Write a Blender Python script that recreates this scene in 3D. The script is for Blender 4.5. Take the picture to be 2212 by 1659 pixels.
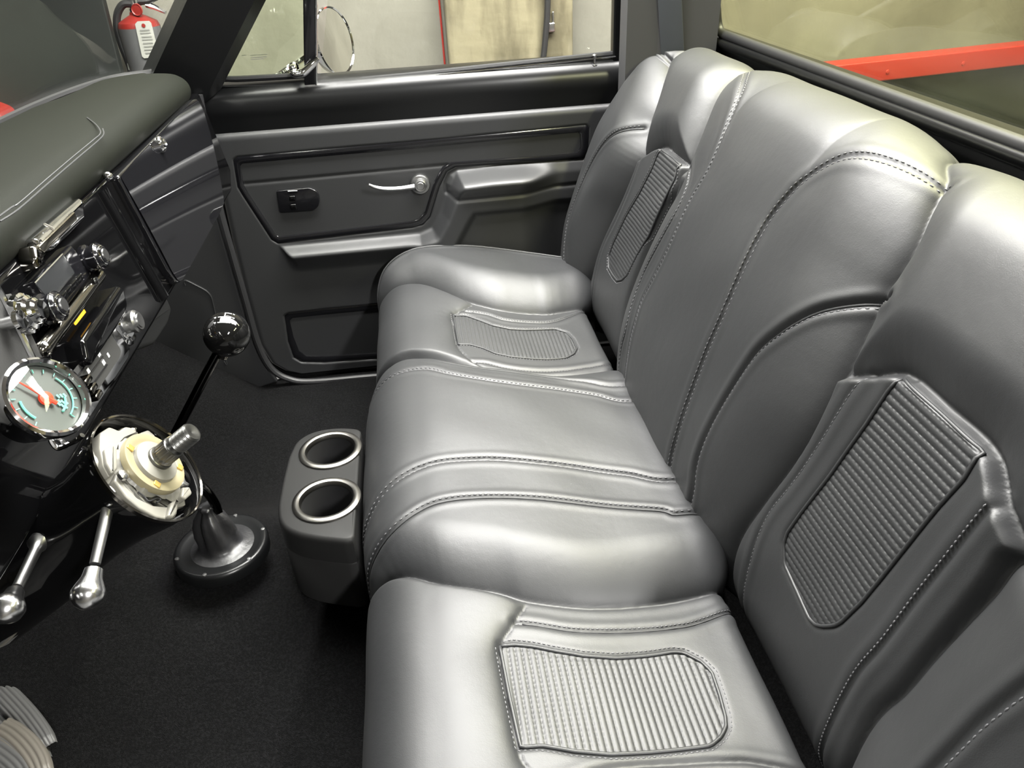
import bpy, math, random
import numpy as np
from mathutils import Vector, Matrix
random.seed(3)
RNG = np.random.RandomState(5)
for o in list(bpy.data.objects): bpy.data.objects.remove(o)
scene = bpy.context.scene
COL = scene.collection
IMG_W, IMG_H, FOCAL = 2212, 1659, 1640.0

# ------------------------------------------------------------------ camera
# world: X towards the rear of the truck, Y towards the passenger door, Z up; truck floor near z = 0
def cam_axes(vp=(850, -180), s=-0.055):
    vy = np.array([vp[0]-IMG_W/2, vp[1]-IMG_H/2, FOCAL]); vy /= np.linalg.norm(vy)
    h = np.array([1, s, 0.0]); n = np.cross(vy, h); n /= np.linalg.norm(n)
    if n[1] < 0: n = -n
    vx = np.cross(vy, n)
    if vx[0] < 0: vx = -vx
    return np.array([vx, vy, -n])
RC = cam_axes(); CC = np.array([0.0, -1.0, 1.05])
cd = bpy.data.cameras.new('camera'); cam = bpy.data.objects.new('camera', cd); COL.objects.link(cam)
cd.sensor_fit = 'HORIZONTAL'; cd.sensor_width = 36; cd.lens = FOCAL/IMG_W*36; cd.clip_start = 0.01
M = Matrix.Identity(4)
for i in range(3):
    M[i][0] = RC[i, 0]; M[i][1] = -RC[i, 1]; M[i][2] = -RC[i, 2]; M[i][3] = CC[i]
cam.matrix_world = M
scene.camera = cam
scene.view_settings.view_transform = 'Standard'
scene.view_settings.look = 'None'
scene.view_settings.gamma = 1
scene.view_settings.use_curve_mapping = False
scene.view_settings.exposure = 0.0

# ------------------------------------------------------------------ light
w = bpy.data.worlds.new('world'); scene.world = w; w.use_nodes = True
w.node_tree.nodes['Background'].inputs[0].default_value = (0.86, 0.93, 1.0, 1)
w.node_tree.nodes['Background'].inputs[1].default_value = 0.06
CEIL_Z = 2.5
LAMPS = [  # x, y, length, width, rotation, watts   (tube lamps under the garage ceiling, one widened panel, one added sheen lamp)
    (1.35, -3.3, 1.3, 0.22, 90, 330),
    (-1.3, -2.9, 1.3, 0.22, 90, 25),
    (-2.6, 0.2, 1.3, 0.22, 90, 45),
    (-2.4, 0.8, 1.3, 0.22, 0, 40),
    (0.65, 0.55, 2.9, 1.0, 0, 390),  # overhead panel, stretched to spread sheen across the seat leather
    (0.20, 1.75, 1.5, 0.2, 0, 8),  # unseen lamp added near the wall for sheen on the cushion centre
    (2.9, .9, 1.3, 0.22, 0, 45),
    (2.8, -1.2, 1.3, 0.22, 90, 100),
]
def lamp_light(x, y, L, W, rot, watts):
    l = bpy.data.lights.new('lamp_light', 'AREA'); l.shape = 'RECTANGLE'; l.size = L; l.size_y = W
    l.energy = watts; l.color = (1.0, 0.985, 0.95)
    o = bpy.data.objects.new('lamp_light', l); o.location = (0, 0, -0.03)
    return o

# ------------------------------------------------------------------ pixel -> point on a stated plane
def ray(p): return RC @ np.array([p[0]-IMG_W/2, p[1]-IMG_H/2, FOCAL])
def onax(p, ax, v):
    d = ray(p); return CC + d*(v-CC[ax])/d[ax]
def onx(p, v): return onax(p, 0, v)
def ony(p, v): return onax(p, 1, v)
def onz(p, v): return onax(p, 2, v)
def onplane(p, P0, n):
    d = ray(p); P0 = np.array(P0, float); n = np.array(n, float)
    return CC + d*((P0-CC)@n)/(d@n)

# ------------------------------------------------------------------ objects
ORG = {}
def empty(name, loc, label, cat, group=None):
    o = bpy.data.objects.new(name, None); COL.objects.link(o); o.location = tuple(loc); o.empty_display_size = 0.05
    ORG[o.name] = np.array(loc, float); o['label'] = label; o['category'] = cat
    if group: o['group'] = group
    return o
def finish_mesh(me, mat, smooth, angle):
    if isinstance(mat, (list, tuple)):
        for m_ in mat: me.materials.append(m_)
    else: me.materials.append(mat)
    if smooth:
        me.polygons.foreach_set('use_smooth', [True]*len(me.polygons))
        if angle is not None: me.set_sharp_from_angle(angle=math.radians(angle))
    me.update()
def mesh_obj(name, V, F, mat, parent=None, label=None, cat=None, group=None, kind=None, smooth=True, angle=35, origin=None, lab=None):
    V = np.asarray(V, float)
    if parent is not None: org = ORG[parent.name]
    elif origin is not None: org = np.array(origin, float)
    else:
        org = np.array([(V[:, 0].min()+V[:, 0].max())/2, (V[:, 1].min()+V[:, 1].max())/2, V[:, 2].min()])
    me = bpy.data.meshes.new(name)
    V2 = V-org
    if isinstance(F, np.ndarray) and F.ndim == 2:
        me.vertices.add(len(V2)); me.vertices.foreach_set('co', V2.astype(np.float32).ravel())
        k = F.shape[1]; nf = len(F)
        me.loops.add(nf*k); me.loops.foreach_set('vertex_index', F.astype(np.int32).ravel())
        me.polygons.add(nf); me.polygons.foreach_set('loop_start', np.arange(0, nf*k, k, dtype=np.int32))
        me.update(calc_edges=True); me.validate()
    else:
        me.from_pydata([tuple(v) for v in V2], [], [tuple(int(i) for i in f) for f in F]); me.validate()
    finish_mesh(me, mat, smooth, angle)
    o = bpy.data.objects.new(name, me); COL.objects.link(o)
    if parent is not None: o.parent = parent
    else: o.location = tuple(org)
    ORG[o.name] = org
    if label and parent is None: o['label'] = label
    if lab: o['label'] = lab
    if cat: o['category'] = cat
    if group: o['group'] = group
    if kind: o['kind'] = kind
    return o

class MB:
    def __init__(s): s.V = []; s.F = []
    def add(s, V, F):
        b = len(s.V); s.V += [tuple(map(float, v)) for v in V]; s.F += [tuple(int(i)+b for i in f) for f in F]; return s
    def obj(s, name, mat, parent=None, **k): return mesh_obj(name, s.V, s.F, mat, parent, **k)
    # box with rounded edges, in a frame (centre, three axes, half sizes)
    def box(s, c, h, ax=None, r=0.0, seg=3):
        ax = np.eye(3) if ax is None else np.array(ax, float)
        h = np.array(h, float); r = min(r, *(h*0.999)) if r > 0 else 0
        if r <= 0:
            V = [np.array(c)+ax.T@(h*np.array(q)) for q in [(-1,-1,-1),(1,-1,-1),(1,1,-1),(-1,1,-1),(-1,-1,1),(1,-1,1),(1,1,1),(-1,1,1)]]
            return s.add(V, [(0,3,2,1),(4,5,6,7),(0,1,5,4),(1,2,6,5),(2,3,7,6),(3,0,4,7)])
        n = seg*2
        def co(k):  # returns (sign part, angle part)
            return (-1 if k < seg+0 else 1), k
        grid = []
        for k in range(seg+1): grid.append((-1, -math.cos(k/seg*math.pi/2)))
        for k in range(seg+1): grid.append((1, math.sin(k/seg*math.pi/2)))
        V = []; F = []; idx = {}
        def vert(i, j, face, sg):
            a, ta = grid[i]; b, tb = grid[j]
            # cube-sphere style direction
            u = np.zeros(3); base = np.zeros(3)
            ax1, ax2 = [(1, 2), (2, 0), (0, 1)][face]
            da, db = math.tan(math.asin(max(-1, min(1, ta)))*0.5)/math.tan(math.pi/4) if ta else 0, math.tan(math.asin(max(-1, min(1, tb)))*0.5)/math.tan(math.pi/4) if tb else 0
            u[face] = sg; u[ax1] = da; u[ax2] = db; u /= np.linalg.norm(u)
            base[face] = sg; base[ax1] = a; base[ax2] = b
            p = base*(h-r)+u*r
            key = tuple(np.round(p, 7))
            if key not in idx: idx[key] = len(V); V.append(np.array(c)+ax.T@p)
            return idx[key]
        for face in range(3):
            for sg in (-1, 1):
                m = len(grid)
                for i in range(m-1):
                    for j in range(m-1):
                        q = [vert(i, j, face, sg), vert(i+1, j, face, sg), vert(i+1, j+1, face, sg), vert(i, j+1, face, sg)]
                        q = list(dict.fromkeys(q))
                        if len(q) >= 3: F.append(q if sg > 0 else q[::-1])
        return s.add(V, F)
    def tube(s, pts, r, n=10, caps=True, flat=None):
        pts = [np.array(p, float) for p in pts]; m = len(pts)
        rr = [r]*m if np.isscalar(r) else list(r)
        T = []
        for i in range(m):
            t = pts[min(i+1, m-1)]-pts[max(i-1, 0)]; T.append(t/(np.linalg.norm(t)+1e-12))
        u = np.cross(T[0], (0, 0, 1)); 
        if np.linalg.norm(u) < 1e-3: u = np.cross(T[0], (0, 1, 0))
        u /= np.linalg.norm(u); V = []; F = []
        for i in range(m):
            u = u-T[i]*(u@T[i]); u /= np.linalg.norm(u)+1e-12; v = np.cross(T[i], u)
            for k in range(n):
                a = 2*math.pi*k/n; V.append(pts[i]+rr[i]*(math.cos(a)*u+math.sin(a)*v))
        for i in range(m-1):
            for k in range(n):
                F.append((i*n+k, i*n+(k+1) % n, (i+1)*n+(k+1) % n, (i+1)*n+k))
        if caps: F.append(tuple(range(n))[::-1]); F.append(tuple((m-1)*n+k for k in range(n)))
        return s.add(V, F)
    def lathe(s, P0, axis, prof, n=40, flute=None, caps=True):
        # prof: (distance along the axis, radius)
        a = np.array(axis, float); a /= np.linalg.norm(a); u = np.cross(a, (0, 0, 1))
        if np.linalg.norm(u) < 1e-3: u = np.cross(a, (0, 1, 0))
        u /= np.linalg.norm(u); v = np.cross(a, u); V = []; F = []; P0 = np.array(P0, float)
        for i, (t, r) in enumerate(prof):
            for k in range(n):
                an = 2*math.pi*k/n; q = r*(flute(an, t) if flute else 1)
                V.append(P0+a*t+q*(math.cos(an)*u+math.sin(an)*v))
        for i in range(len(prof)-1):
            for k in range(n): F.append((i*n+k, i*n+(k+1) % n, (i+1)*n+(k+1) % n, (i+1)*n+k))
        if caps:
            if prof[0][1] > 1e-5: F.append(tuple(range(n))[::-1])
            if prof[-1][1] > 1e-5: F.append(tuple((len(prof)-1)*n+k for k in range(n)))
        return s.add(V, F)
    def prism(s, poly, n, d0, d1, bev=0.0):
        # polygon of 3D points on a plane, pushed along n from d0 to d1, upper rim bevelled
        P = [np.array(p, float) for p in poly]; n = np.array(n, float); n /= np.linalg.norm(n)
        m = len(P); c = sum(P)/m
        ar = sum(np.cross(P[i]-c, P[(i+1) % m]-c) for i in range(m))
        if ar@n < 0: P = P[::-1]
        rings = []
        def inset(b):
            out = []
            for i in range(m):
                e1 = P[i]-P[i-1]; e2 = P[(i+1) % m]-P[i]
                e1 /= np.linalg.norm(e1)+1e-12; e2 /= np.linalg.norm(e2)+1e-12
                n1 = np.cross(n, e1); n2 = np.cross(n, e2); q = n1+n2; L = max(q@q/2, 0.35)
                out.append(P[i]+q*b/L)
            return out
        rings.append([p+n*d0 for p in P])
        if bev > 0:
            for k in range(4):
                a = k/3*math.pi/2; rings.append([p+n*(d1-bev+bev*math.sin(a)) for p in inset(bev*(1-math.cos(a)))])
        else: rings.append([p+n*d1 for p in P])
        V = [p for r_ in rings for p in r_]; F = []
        for i in range(len(rings)-1):
            for k in range(m): F.append((i*m+k, i*m+(k+1) % m, (i+1)*m+(k+1) % m, (i+1)*m+k))
        F.append(tuple(range(m))[::-1]); F.append(tuple((len(rings)-1)*m+k for k in range(m)))
        return s.add(V, F)
    def sphere(s, c, r, n=24, sc=(1, 1, 1)):
        prof = [(-r*math.cos(math.pi*i/(n//2))*sc[2], max(r*math.sin(math.pi*i/(n//2)), 1e-6)) for i in range(n//2+1)]
        return s.lathe(c, (0, 0, 1), prof, n, caps=False)

def crom(pts, n=8, closed=False):
    P = np.array(pts, float); m = len(P); out = []
    rng_ = range(m) if closed else range(m-1)
    for i in rng_:
        if closed: p0, p1, p2, p3 = P[(i-1) % m], P[i], P[(i+1) % m], P[(i+2) % m]
        else: p1, p2 = P[i], P[i+1]; p0 = P[i-1] if i > 0 else 2*p1-p2; p3 = P[i+2] if i+2 < m else 2*p2-p1
        for k in range(n):
            t = k/n; out.append(0.5*((2*p1)+(p2-p0)*t+(2*p0-5*p1+4*p2-p3)*t*t+(-p0+3*p1-3*p2+p3)*t**3))
    if not closed: out.append(P[-1])
    return np.array(out)
def rounded(poly, r, seg=5):
    # round the corners of a polygon of 3D points
    P = [np.array(p, float) for p in poly]; out = []; m = len(P)
    rs = [r]*m if np.isscalar(r) else r
    for i in range(m):
        a = P[i-1]-P[i]; b = P[(i+1) % m]-P[i]; la, lb = np.linalg.norm(a), np.linalg.norm(b)
        q = min(rs[i], la*0.45, lb*0.45); A = P[i]+a/la*q; B = P[i]+b/lb*q
        for k in range(seg+1):
            t = k/seg; out.append((1-t)**2*A+2*t*(1-t)*P[i]+t*t*B)
    return out
def resample(P, step):
    P = np.asarray(P, float); d = np.r_[0, np.cumsum(np.linalg.norm(np.diff(P, axis=0), axis=1))]
    n = max(2, int(d[-1]/step)+1); t = np.linspace(0, d[-1], n)
    return np.stack([np.interp(t, d, P[:, k]) for k in range(P.shape[1])], 1)
def grid_faces(n, m):
    i, j = np.meshgrid(np.arange(n-1), np.arange(m-1), indexing='ij'); a = (i*m+j).ravel()
    return np.stack([a, a+1, a+m+1, a+m], 1)
def dist_poly(X, Y, C):
    D = np.full(X.shape, 1e9)
    for a, b in zip(C[:-1], C[1:]):
        e = b-a; L2 = e@e+1e-15; t = np.clip(((X-a[0])*e[0]+(Y-a[1])*e[1])/L2, 0, 1)
        d = (X-a[0]-t*e[0])**2+(Y-a[1]-t*e[1])**2; D = np.minimum(D, d)
    return np.sqrt(D)
def inside(X, Y, C):
    r = np.zeros(X.shape, bool); m = len(C)
    for i in range(m):
        a, b = C[i], C[(i+1) % m]
        if a[1] == b[1]: continue
        c = ((a[1] > Y) != (b[1] > Y)) & (X < (b[0]-a[0])*(Y-a[1])/(b[1]-a[1])+a[0]); r ^= c
    return r
def sdist(X, Y, C):
    C = np.asarray(C); D = dist_poly(X, Y, np.vstack([C, C[:1]])); return np.where(inside(X, Y, C), D, -D)
def sst(t): t = np.clip(t, 0, 1); return t*t*(3-2*t)
def dome(t): t = np.clip(t, 0, 1); return np.sqrt(1-(1-t)**2)

# ------------------------------------------------------------------ materials
def mat(name, col, rough=0.5, stretch=None, metal=0.0, spec=0.5, bump=None, coat=0, noise=None, emit=None, trans=0, aniso=0, sheen=0):
    m = bpy.data.materials.new(name); m.use_nodes = True; nt = m.node_tree; b = nt.nodes['Principled BSDF']
    b.inputs['Base Color'].default_value = (*col, 1); b.inputs['Roughness'].default_value = rough
    b.inputs['Metallic'].default_value = metal; b.inputs['Specular IOR Level'].default_value = spec
    b.inputs['Coat Weight'].default_value = coat; b.inputs['Coat Roughness'].default_value = 0.03
    if trans: b.inputs['Transmission Weight'].default_value = trans
    if sheen: b.inputs['Sheen Weight'].default_value = sheen
    if emit: b.inputs['Emission Color'].default_value = (*emit[0], 1); b.inputs['Emission Strength'].default_value = emit[1]
    tc = nt.nodes.new('ShaderNodeTexCoord')
    if noise:  # (scale, second colour, contrast low, contrast high)
        n = nt.nodes.new('ShaderNodeTexNoise'); n.inputs['Scale'].default_value = noise[0]; n.inputs['Detail'].default_value = 6
        if stretch:
            mp = nt.nodes.new('ShaderNodeMapping'); mp.inputs['Scale'].default_value = stretch
            nt.links.new(tc.outputs['Object'], mp.inputs['Vector']); nt.links.new(mp.outputs['Vector'], n.inputs['Vector'])
        else: nt.links.new(tc.outputs['Object'], n.inputs['Vector'])
        r = nt.nodes.new('ShaderNodeValToRGB'); r.color_ramp.elements[0].position = noise[2]; r.color_ramp.elements[1].position = noise[3]
        r.color_ramp.elements[0].color = (*col, 1); r.color_ramp.elements[1].color = (*noise[1], 1)
        nt.links.new(n.outputs['Fac'], r.inputs['Fac']); nt.links.new(r.outputs['Color'], b.inputs['Base Color'])
    if bump:  # list of (kind, scale, strength, distance)
        prev = None
        for kind, sc, st, dist in bump:
            if kind == 'v':
                n = nt.nodes.new('ShaderNodeTexVoronoi'); n.inputs['Scale'].default_value = sc; out = n.outputs['Distance']
            else:
                n = nt.nodes.new('ShaderNodeTexNoise'); n.inputs['Scale'].default_value = sc; n.inputs['Detail'].default_value = 4; out = n.outputs['Fac']
            nt.links.new(tc.outputs['Object'], n.inputs['Vector'])
            bp = nt.nodes.new('ShaderNodeBump'); bp.inputs['Strength'].default_value = st; bp.inputs['Distance'].default_value = dist
            nt.links.new(out, bp.inputs['Height'])
            if prev: nt.links.new(prev.outputs['Normal'], bp.inputs['Normal'])
            prev = bp
        nt.links.new(prev.outputs['Normal'], b.inputs['Normal'])
    return m
def glass_mat(name, tint, refl=1.0):
    m = bpy.data.materials.new(name); m.use_nodes = True; nt = m.node_tree; nt.nodes.remove(nt.nodes['Principled BSDF'])
    out = nt.nodes['Material Output']; t = nt.nodes.new('ShaderNodeBsdfTransparent'); t.inputs[0].default_value = (*tint, 1)
    g = nt.nodes.new('ShaderNodeBsdfGlossy'); g.inputs['Roughness'].default_value = 0.0; g.inputs[0].default_value = (refl, refl, refl, 1)
    f = nt.nodes.new('ShaderNodeFresnel'); gm = nt.nodes.new('ShaderNodeNewGeometry'); mr = nt.nodes.new('ShaderNodeMapRange')
    mr.inputs['To Min'].default_value = 1.35; mr.inputs['To Max'].default_value = 1/1.35   # same reflectance on both faces of a thin pane
    nt.links.new(gm.outputs['Backfacing'], mr.inputs['Value']); nt.links.new(mr.outputs[0], f.inputs['IOR'])
    mx = nt.nodes.new('ShaderNodeMixShader'); nt.links.new(f.outputs[0], mx.inputs[0]); nt.links.new(t.outputs[0], mx.inputs[1])
    nt.links.new(g.outputs[0], mx.inputs[2]); nt.links.new(mx.outputs[0], out.inputs[0]); return m
LEA = mat('black_leather', (0.014, 0.0147, 0.0158), 0.54, bump=[('v', 900, 0.10, 0.0006), ('n', 45, 0.10, 0.004)], spec=0.7)
VINYL = mat('dash_vinyl', (0.004, 0.0048, 0.0028), 0.65, bump=[('v', 900, 0.10, 0.0006)], spec=0.13)
THREAD = mat('thread', (0.10, 0.10, 0.105), 0.35)
PLA = mat('grained_grey_plastic', (0.019, 0.0195, 0.0205), 0.45, bump=[('v', 1100, 0.12, 0.0005)])
SATIN = mat('satin_black_paint', (0.004, 0.0042, 0.0045), 0.31, spec=0.35, bump=[('n', 300, 0.03, 0.001)])
GLOSS = mat('gloss_black_paint', (0.002, 0.002, 0.0022), 0.06, spec=0.35)
MIRRORBLACK = mat('polished_black_paint', (0.006, 0.006, 0.007), 0.03, metal=0.0, spec=1.0, coat=1.0)
TRIMB = mat('gloss_black_trim', (0.005, 0.005, 0.006), 0.15, coat=0.3)
RUB = mat('black_rubber', (0.012, 0.012, 0.013), 0.5)
GREYRUB = mat('grey_ribbed_rubber', (0.06, 0.06, 0.06), 0.55)
CHR = mat('chrome', (0.82, 0.82, 0.83), 0.06, metal=1.0)
DCHR = mat('smoked_chrome', (0.22, 0.21, 0.19), 0.12, metal=1.0)
BRU = mat('brushed_steel', (0.32, 0.32, 0.32), 0.33, metal=1.0)
ALU = mat('satin_aluminium', (0.62, 0.62, 0.63), 0.22, metal=1.0)
RINGM = mat('dark_brushed_ring', (0.17, 0.165, 0.155), 0.3, metal=1.0)
DSTL = mat('dark_steel', (0.14, 0.14, 0.135), 0.32, metal=1.0)
CARPET = mat('black_loop_carpet', (0.0022, 0.0022, 0.0024), 0.95, bump=[('n', 850, 1.0, 0.004), ('n', 90, 0.25, 0.005)], spec=0.12, noise=(300, (0.009, 0.009, 0.0095), 0.42, 0.7), sheen=0.0)
BOOT = mat('boot_leather', (0.012, 0.012, 0.013), 0.4, bump=[('n', 60, 0.3, 0.004)])
WPL = mat('white_plastic', (0.155, 0.15, 0.13), 0.4)
CPL = mat('cream_plastic', (0.18, 0.158, 0.095), 0.35)
BRASS = mat('brass', (0.72, 0.5, 0.15), 0.3, metal=0.8)
CONC = mat('pale_concrete', (0.098, 0.092, 0.076), 0.9, stretch=(1, 1, .6), noise=(2.6, (0.145, 0.138, 0.116), 0.38, 0.62), bump=[('n', 30, 0.2, 0.01)])
CONCY = mat('yellowed_concrete', (0.075, 0.064, 0.037), 0.9, stretch=(1.6, 1.6, .35), noise=(7, (0.17, 0.15, 0.095), 0.40, 0.60), bump=[('n', 20, 0.4, 0.01)])
KHAKI = mat('khaki_wall_paint', (0.17, 0.15, 0.085), 0.9)
GFLOOR = mat('garage_floor_paint', (0.10, 0.10, 0.10), 0.5, noise=(3, (0.16, 0.16, 0.155), 0.3, 0.7))
GCEIL = mat('garage_ceiling', (0.30, 0.29, 0.27), 0.9)
BLKBOARD = mat('black_board', (0.004, 0.0055, 0.0047), 0.6, noise=(2.5, (0.010, 0.014, 0.012), 0.4, 0.75))
RED = mat('red_paint', (0.24, 0.014, 0.008), 0.4)
REDD = mat('extinguisher_red', (0.16, 0.012, 0.009), 0.4)
SILV = mat('silver_grey_label', (0.07, 0.07, 0.073), 0.4)
WHITE = mat('white_card', (0.26, 0.26, 0.24), 0.6)
INK = mat('grey_ink', (0.16, 0.16, 0.15), 0.7)
WINK = mat('white_ink', (0.75, 0.76, 0.76), 0.5)
TEAL = mat('teal_ink', (0.12, 0.42, 0.33), 0.5)
REDN = mat('red_needle', (0.75, 0.05, 0.02), 0.4)
DIAL = mat('dial_grey', (0.05, 0.053, 0.05), 0.4)
AMBER = mat('amber_lens', (0.9, 0.4, 0.02), 0.2, emit=((1.0, 0.5, 0.03), 1.2))
BEZ = mat('grey_brushed_face', (0.030, 0.030, 0.029), 0.6, spec=.3, bump=[('n', 500, .15, .001)])
GL_CLEAR = glass_mat('clear_glass', (0.96, 0.97, 0.94))
GL_GREEN = glass_mat('green_tinted_glass', (0.95, 0.99, 0.88))
GL_REAR = glass_mat('olive_tinted_glass', (0.88, 0.88, 0.70))
GL_SMOKE = glass_mat('gauge_glass', (0.9, 0.93, 0.9), 0.9)
MIRR = mat('mirror_glass', (0.80, 0.80, 0.76), 0.01, metal=1.0)
LAMPM = mat('lamp_diffuser', (0.9, 0.9, 0.9), 0.5, emit=((1, 0.985, 0.95), 14))
HEAD = mat('headliner_vinyl', (0.05, 0.05, 0.052), 0.7)

# ================================================================== BENCH SEAT
class Surf:
    """extruded profile (X,Z) along Y with a height field along the normal"""
    def __init__(s, prof, step):
        P = resample(crom(prof, 8), 0.001); d = np.r_[0, np.cumsum(np.linalg.norm(np.diff(P, axis=0), axis=1))]
        T = np.gradient(P, axis=0); T /= np.linalg.norm(T, axis=1)[:, None]
        N = np.stack([-T[:, 1], T[:, 0]], 1)
        for _ in range(3):
            k = np.ones(15)/15; Np = np.pad(N, ((7, 7), (0, 0)), mode='edge')
            N = np.stack([np.convolve(Np[:, q], k, 'valid') for q in range(2)], 1); N /= np.linalg.norm(N, axis=1)[:, None]
        s.P, s.N, s.d, s.L, s.step = P, N, d, d[-1], step
    def at(s, S, Y, h=0):
        x = np.interp(S, s.d, s.P[:, 0])+np.interp(S, s.d, s.N[:, 0])*h
        z = np.interp(S, s.d, s.P[:, 1])+np.interp(S, s.d, s.N[:, 1])*h
        return np.stack([x, np.broadcast_to(Y, x.shape), z], -1)
    def hit(s, p, off=0.0):
        d = ray(p); Q = s.P+s.N*off; a = Q[:-1]; e = Q[1:]-a
        det = -d[0]*e[:, 1]+e[:, 0]*d[2]
        rx = a[:, 0]-CC[0]; rz = a[:, 1]-CC[2]
        t = (-rx*e[:, 1]+e[:, 0]*rz)/det; u = (d[0]*rz-d[2]*rx)/det
        ok = (u >= -0.01) & (u <= 1.01) & (t > 0)
        if not ok.any(): return None
        i = np.where(ok)[0]; i = i[np.argmin(t[i])]
        return (s.d[i]+u[i]*(s.d[i+1]-s.d[i]), CC[1]+t[i]*d[1])
    def curve(s, px, off=0.0, pre=(), post=()):
        q = [s.hit(p, off) for p in px]; q = list(pre)+[v for v in q if v is not None]+list(post)
        return crom(q, 6)

class Height:
    def __init__(s, S0, S1, Y0, Y1, fn):
        s.S = np.arange(S0, S1+0.002, 0.002); s.Y = np.arange(Y0, Y1+0.002, 0.002)
        SS, YY = np.meshgrid(s.S, s.Y, indexing='ij'); s.H = fn(SS, YY)
    def __call__(s, S, Y):
        a = np.clip((np.asarray(S)-s.S[0])/0.002, 0, len(s.S)-1.001); b = np.clip((np.asarray(Y)-s.Y[0])/0.002, 0, len(s.Y)-1.001)
        i = a.astype(int); j = b.astype(int); fa = a-i; fb = b-j; H = s.H
        return H[i, j]*(1-fa)*(1-fb)+H[i+1, j]*fa*(1-fb)+H[i, j+1]*(1-fa)*fb+H[i+1, j+1]*fa*fb

def offset_curve(C, o):
    T = np.gradient(C, axis=0); T /= np.linalg.norm(T, axis=1)[:, None]+1e-9
    return C+np.stack([-T[:, 1], T[:, 0]], 1)*o
def stitches(surf, H, curves, parent, name='stitching', length=0.0046, gap=0.0072, r=0.0008, lab=None):
    if len(curves) > 1:
        for c in curves: stitches(surf, H, [c], parent, name, length, gap, r, lab)
        return
    b_V = []; b_F = []; base = 0; n = 6
    prof = [(-.5, .35), (-.3, .95), (0, 1.15), (.3, .95), (.5, .35)]
    for C in curves:
        Q = resample(C, gap)
        Pt = surf.at(Q[:, 0], Q[:, 1], H(Q[:, 0], Q[:, 1])+0.0002)
        for i in range(1, len(Q)-1):
            t = Pt[i+1]-Pt[i-1]; t /= np.linalg.norm(t)+1e-9; u = np.cross(t, (0.3, 0.1, 1)); u /= np.linalg.norm(u); v = np.cross(t, u)
            for (k, q) in prof:
                for a in range(n):
                    an = a/n*2*math.pi; b_V.append(Pt[i]+t*k*length+(math.cos(an)*u+math.sin(an)*v)*r*q)
            for k in range(4):
                for a in range(n): b_F.append((base+k*n+a, base+k*n+(a+1) % n, base+(k+1)*n+(a+1) % n, base+(k+1)*n+a))
            base += 5*n
    return mesh_obj(name, b_V, np.array(b_F), THREAD, parent, angle=None, lab=lab)
def piping(surf, H, curves, parent, r=0.0022, lift=0.0008, lab=None, name='piping'):
    if len(curves) > 1:
        for c in curves: piping(surf, H, [c], parent, r, lift, lab, name)
        return
    b = MB()
    for C in curves:
        Q = resample(C, 0.006); b.tube(surf.at(Q[:, 0], Q[:, 1], H(Q[:, 0], Q[:, 1])+lift), r, 8)
    return b.obj(name, LEA, parent, angle=None, lab=lab)
def ribbed(surf, H, poly, parent, pitch=0.0078, lab=None, name='ribbed_insert', amp=0.0016):
    P = np.array(poly); s0, s1 = P[:, 0].min()+0.0008, P[:, 0].max()-0.0008
    ns = int((s1-s0)/0.00075); m = 90; SS = np.linspace(s0, s1, ns); V = np.zeros((ns, m, 3))
    for i, sv in enumerate(SS):
        ys = []
        for k in range(len(P)):
            a, b = P[k], P[(k+1) % len(P)]
            if (a[0] > sv) != (b[0] > sv): ys.append(a[1]+(b[1]-a[1])*(sv-a[0])/(b[0]-a[0]))
        y = np.linspace(min(ys), max(ys), m)
        ph = (sv-s0)/pitch
        rib = amp*abs(math.sin(math.pi*ph))**0.6
        vall = max(0, 1-abs(((ph+0.5) % 1)-0.5)*6)
        edge = np.minimum(1, np.minimum(y-y[0], y[-1]-y)/0.004)
        st = 0.0009*vall*np.maximum(0, np.sin(2*math.pi*y/0.0062))
        V[i] = surf.at(np.full(m, sv), y, H(np.full(m, sv), y)+0.0006+(rib+st)*edge)
    return mesh_obj(name, V.reshape(-1, 3), grid_faces(ns, m), LEA, parent, angle=None, lab=lab)
def seat_shell(surf, H, yL, yR, name, parent, r=0.035, depth=0.12, step=0.0024, lab=None):
    SS = np.arange(0, surf.L, step); ns = len(SS); a = yL(SS); b = yR(SS)
    m = int((b-a).max()/step); U = np.linspace(0, 1, m); cols = []
    def skirt(yb, sg):
        out = []
        hb = H(SS, yb)
        for k in range(1, 13):
            if k <= 9: an = k/9*math.pi/2; dy, dn = r*math.sin(an), -r*(1-math.cos(an))
            else: dy, dn = r, -r-(k-9)/3*depth
            out.append(surf.at(SS, yb+sg*dy, hb+dn))
        return out
    left = skirt(a, -1)[::-1]; right = skirt(b, 1)
    mid = []
    for u in U:
        y = a+(b-a)*u; mid.append(surf.at(SS, y, H(SS, y)))
    V = np.stack(left+mid+right, 1)
    return mesh_obj(name, V.reshape(-1, 3), grid_faces(ns, V.shape[1])[:, ::-1], LEA, parent, angle=None, lab=lab)

bench = empty('bench_seat', (0.3, -0.07, 0.05), 'black leather bench seat with ribbed inserts running the full width of the cab', 'seat')
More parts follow.
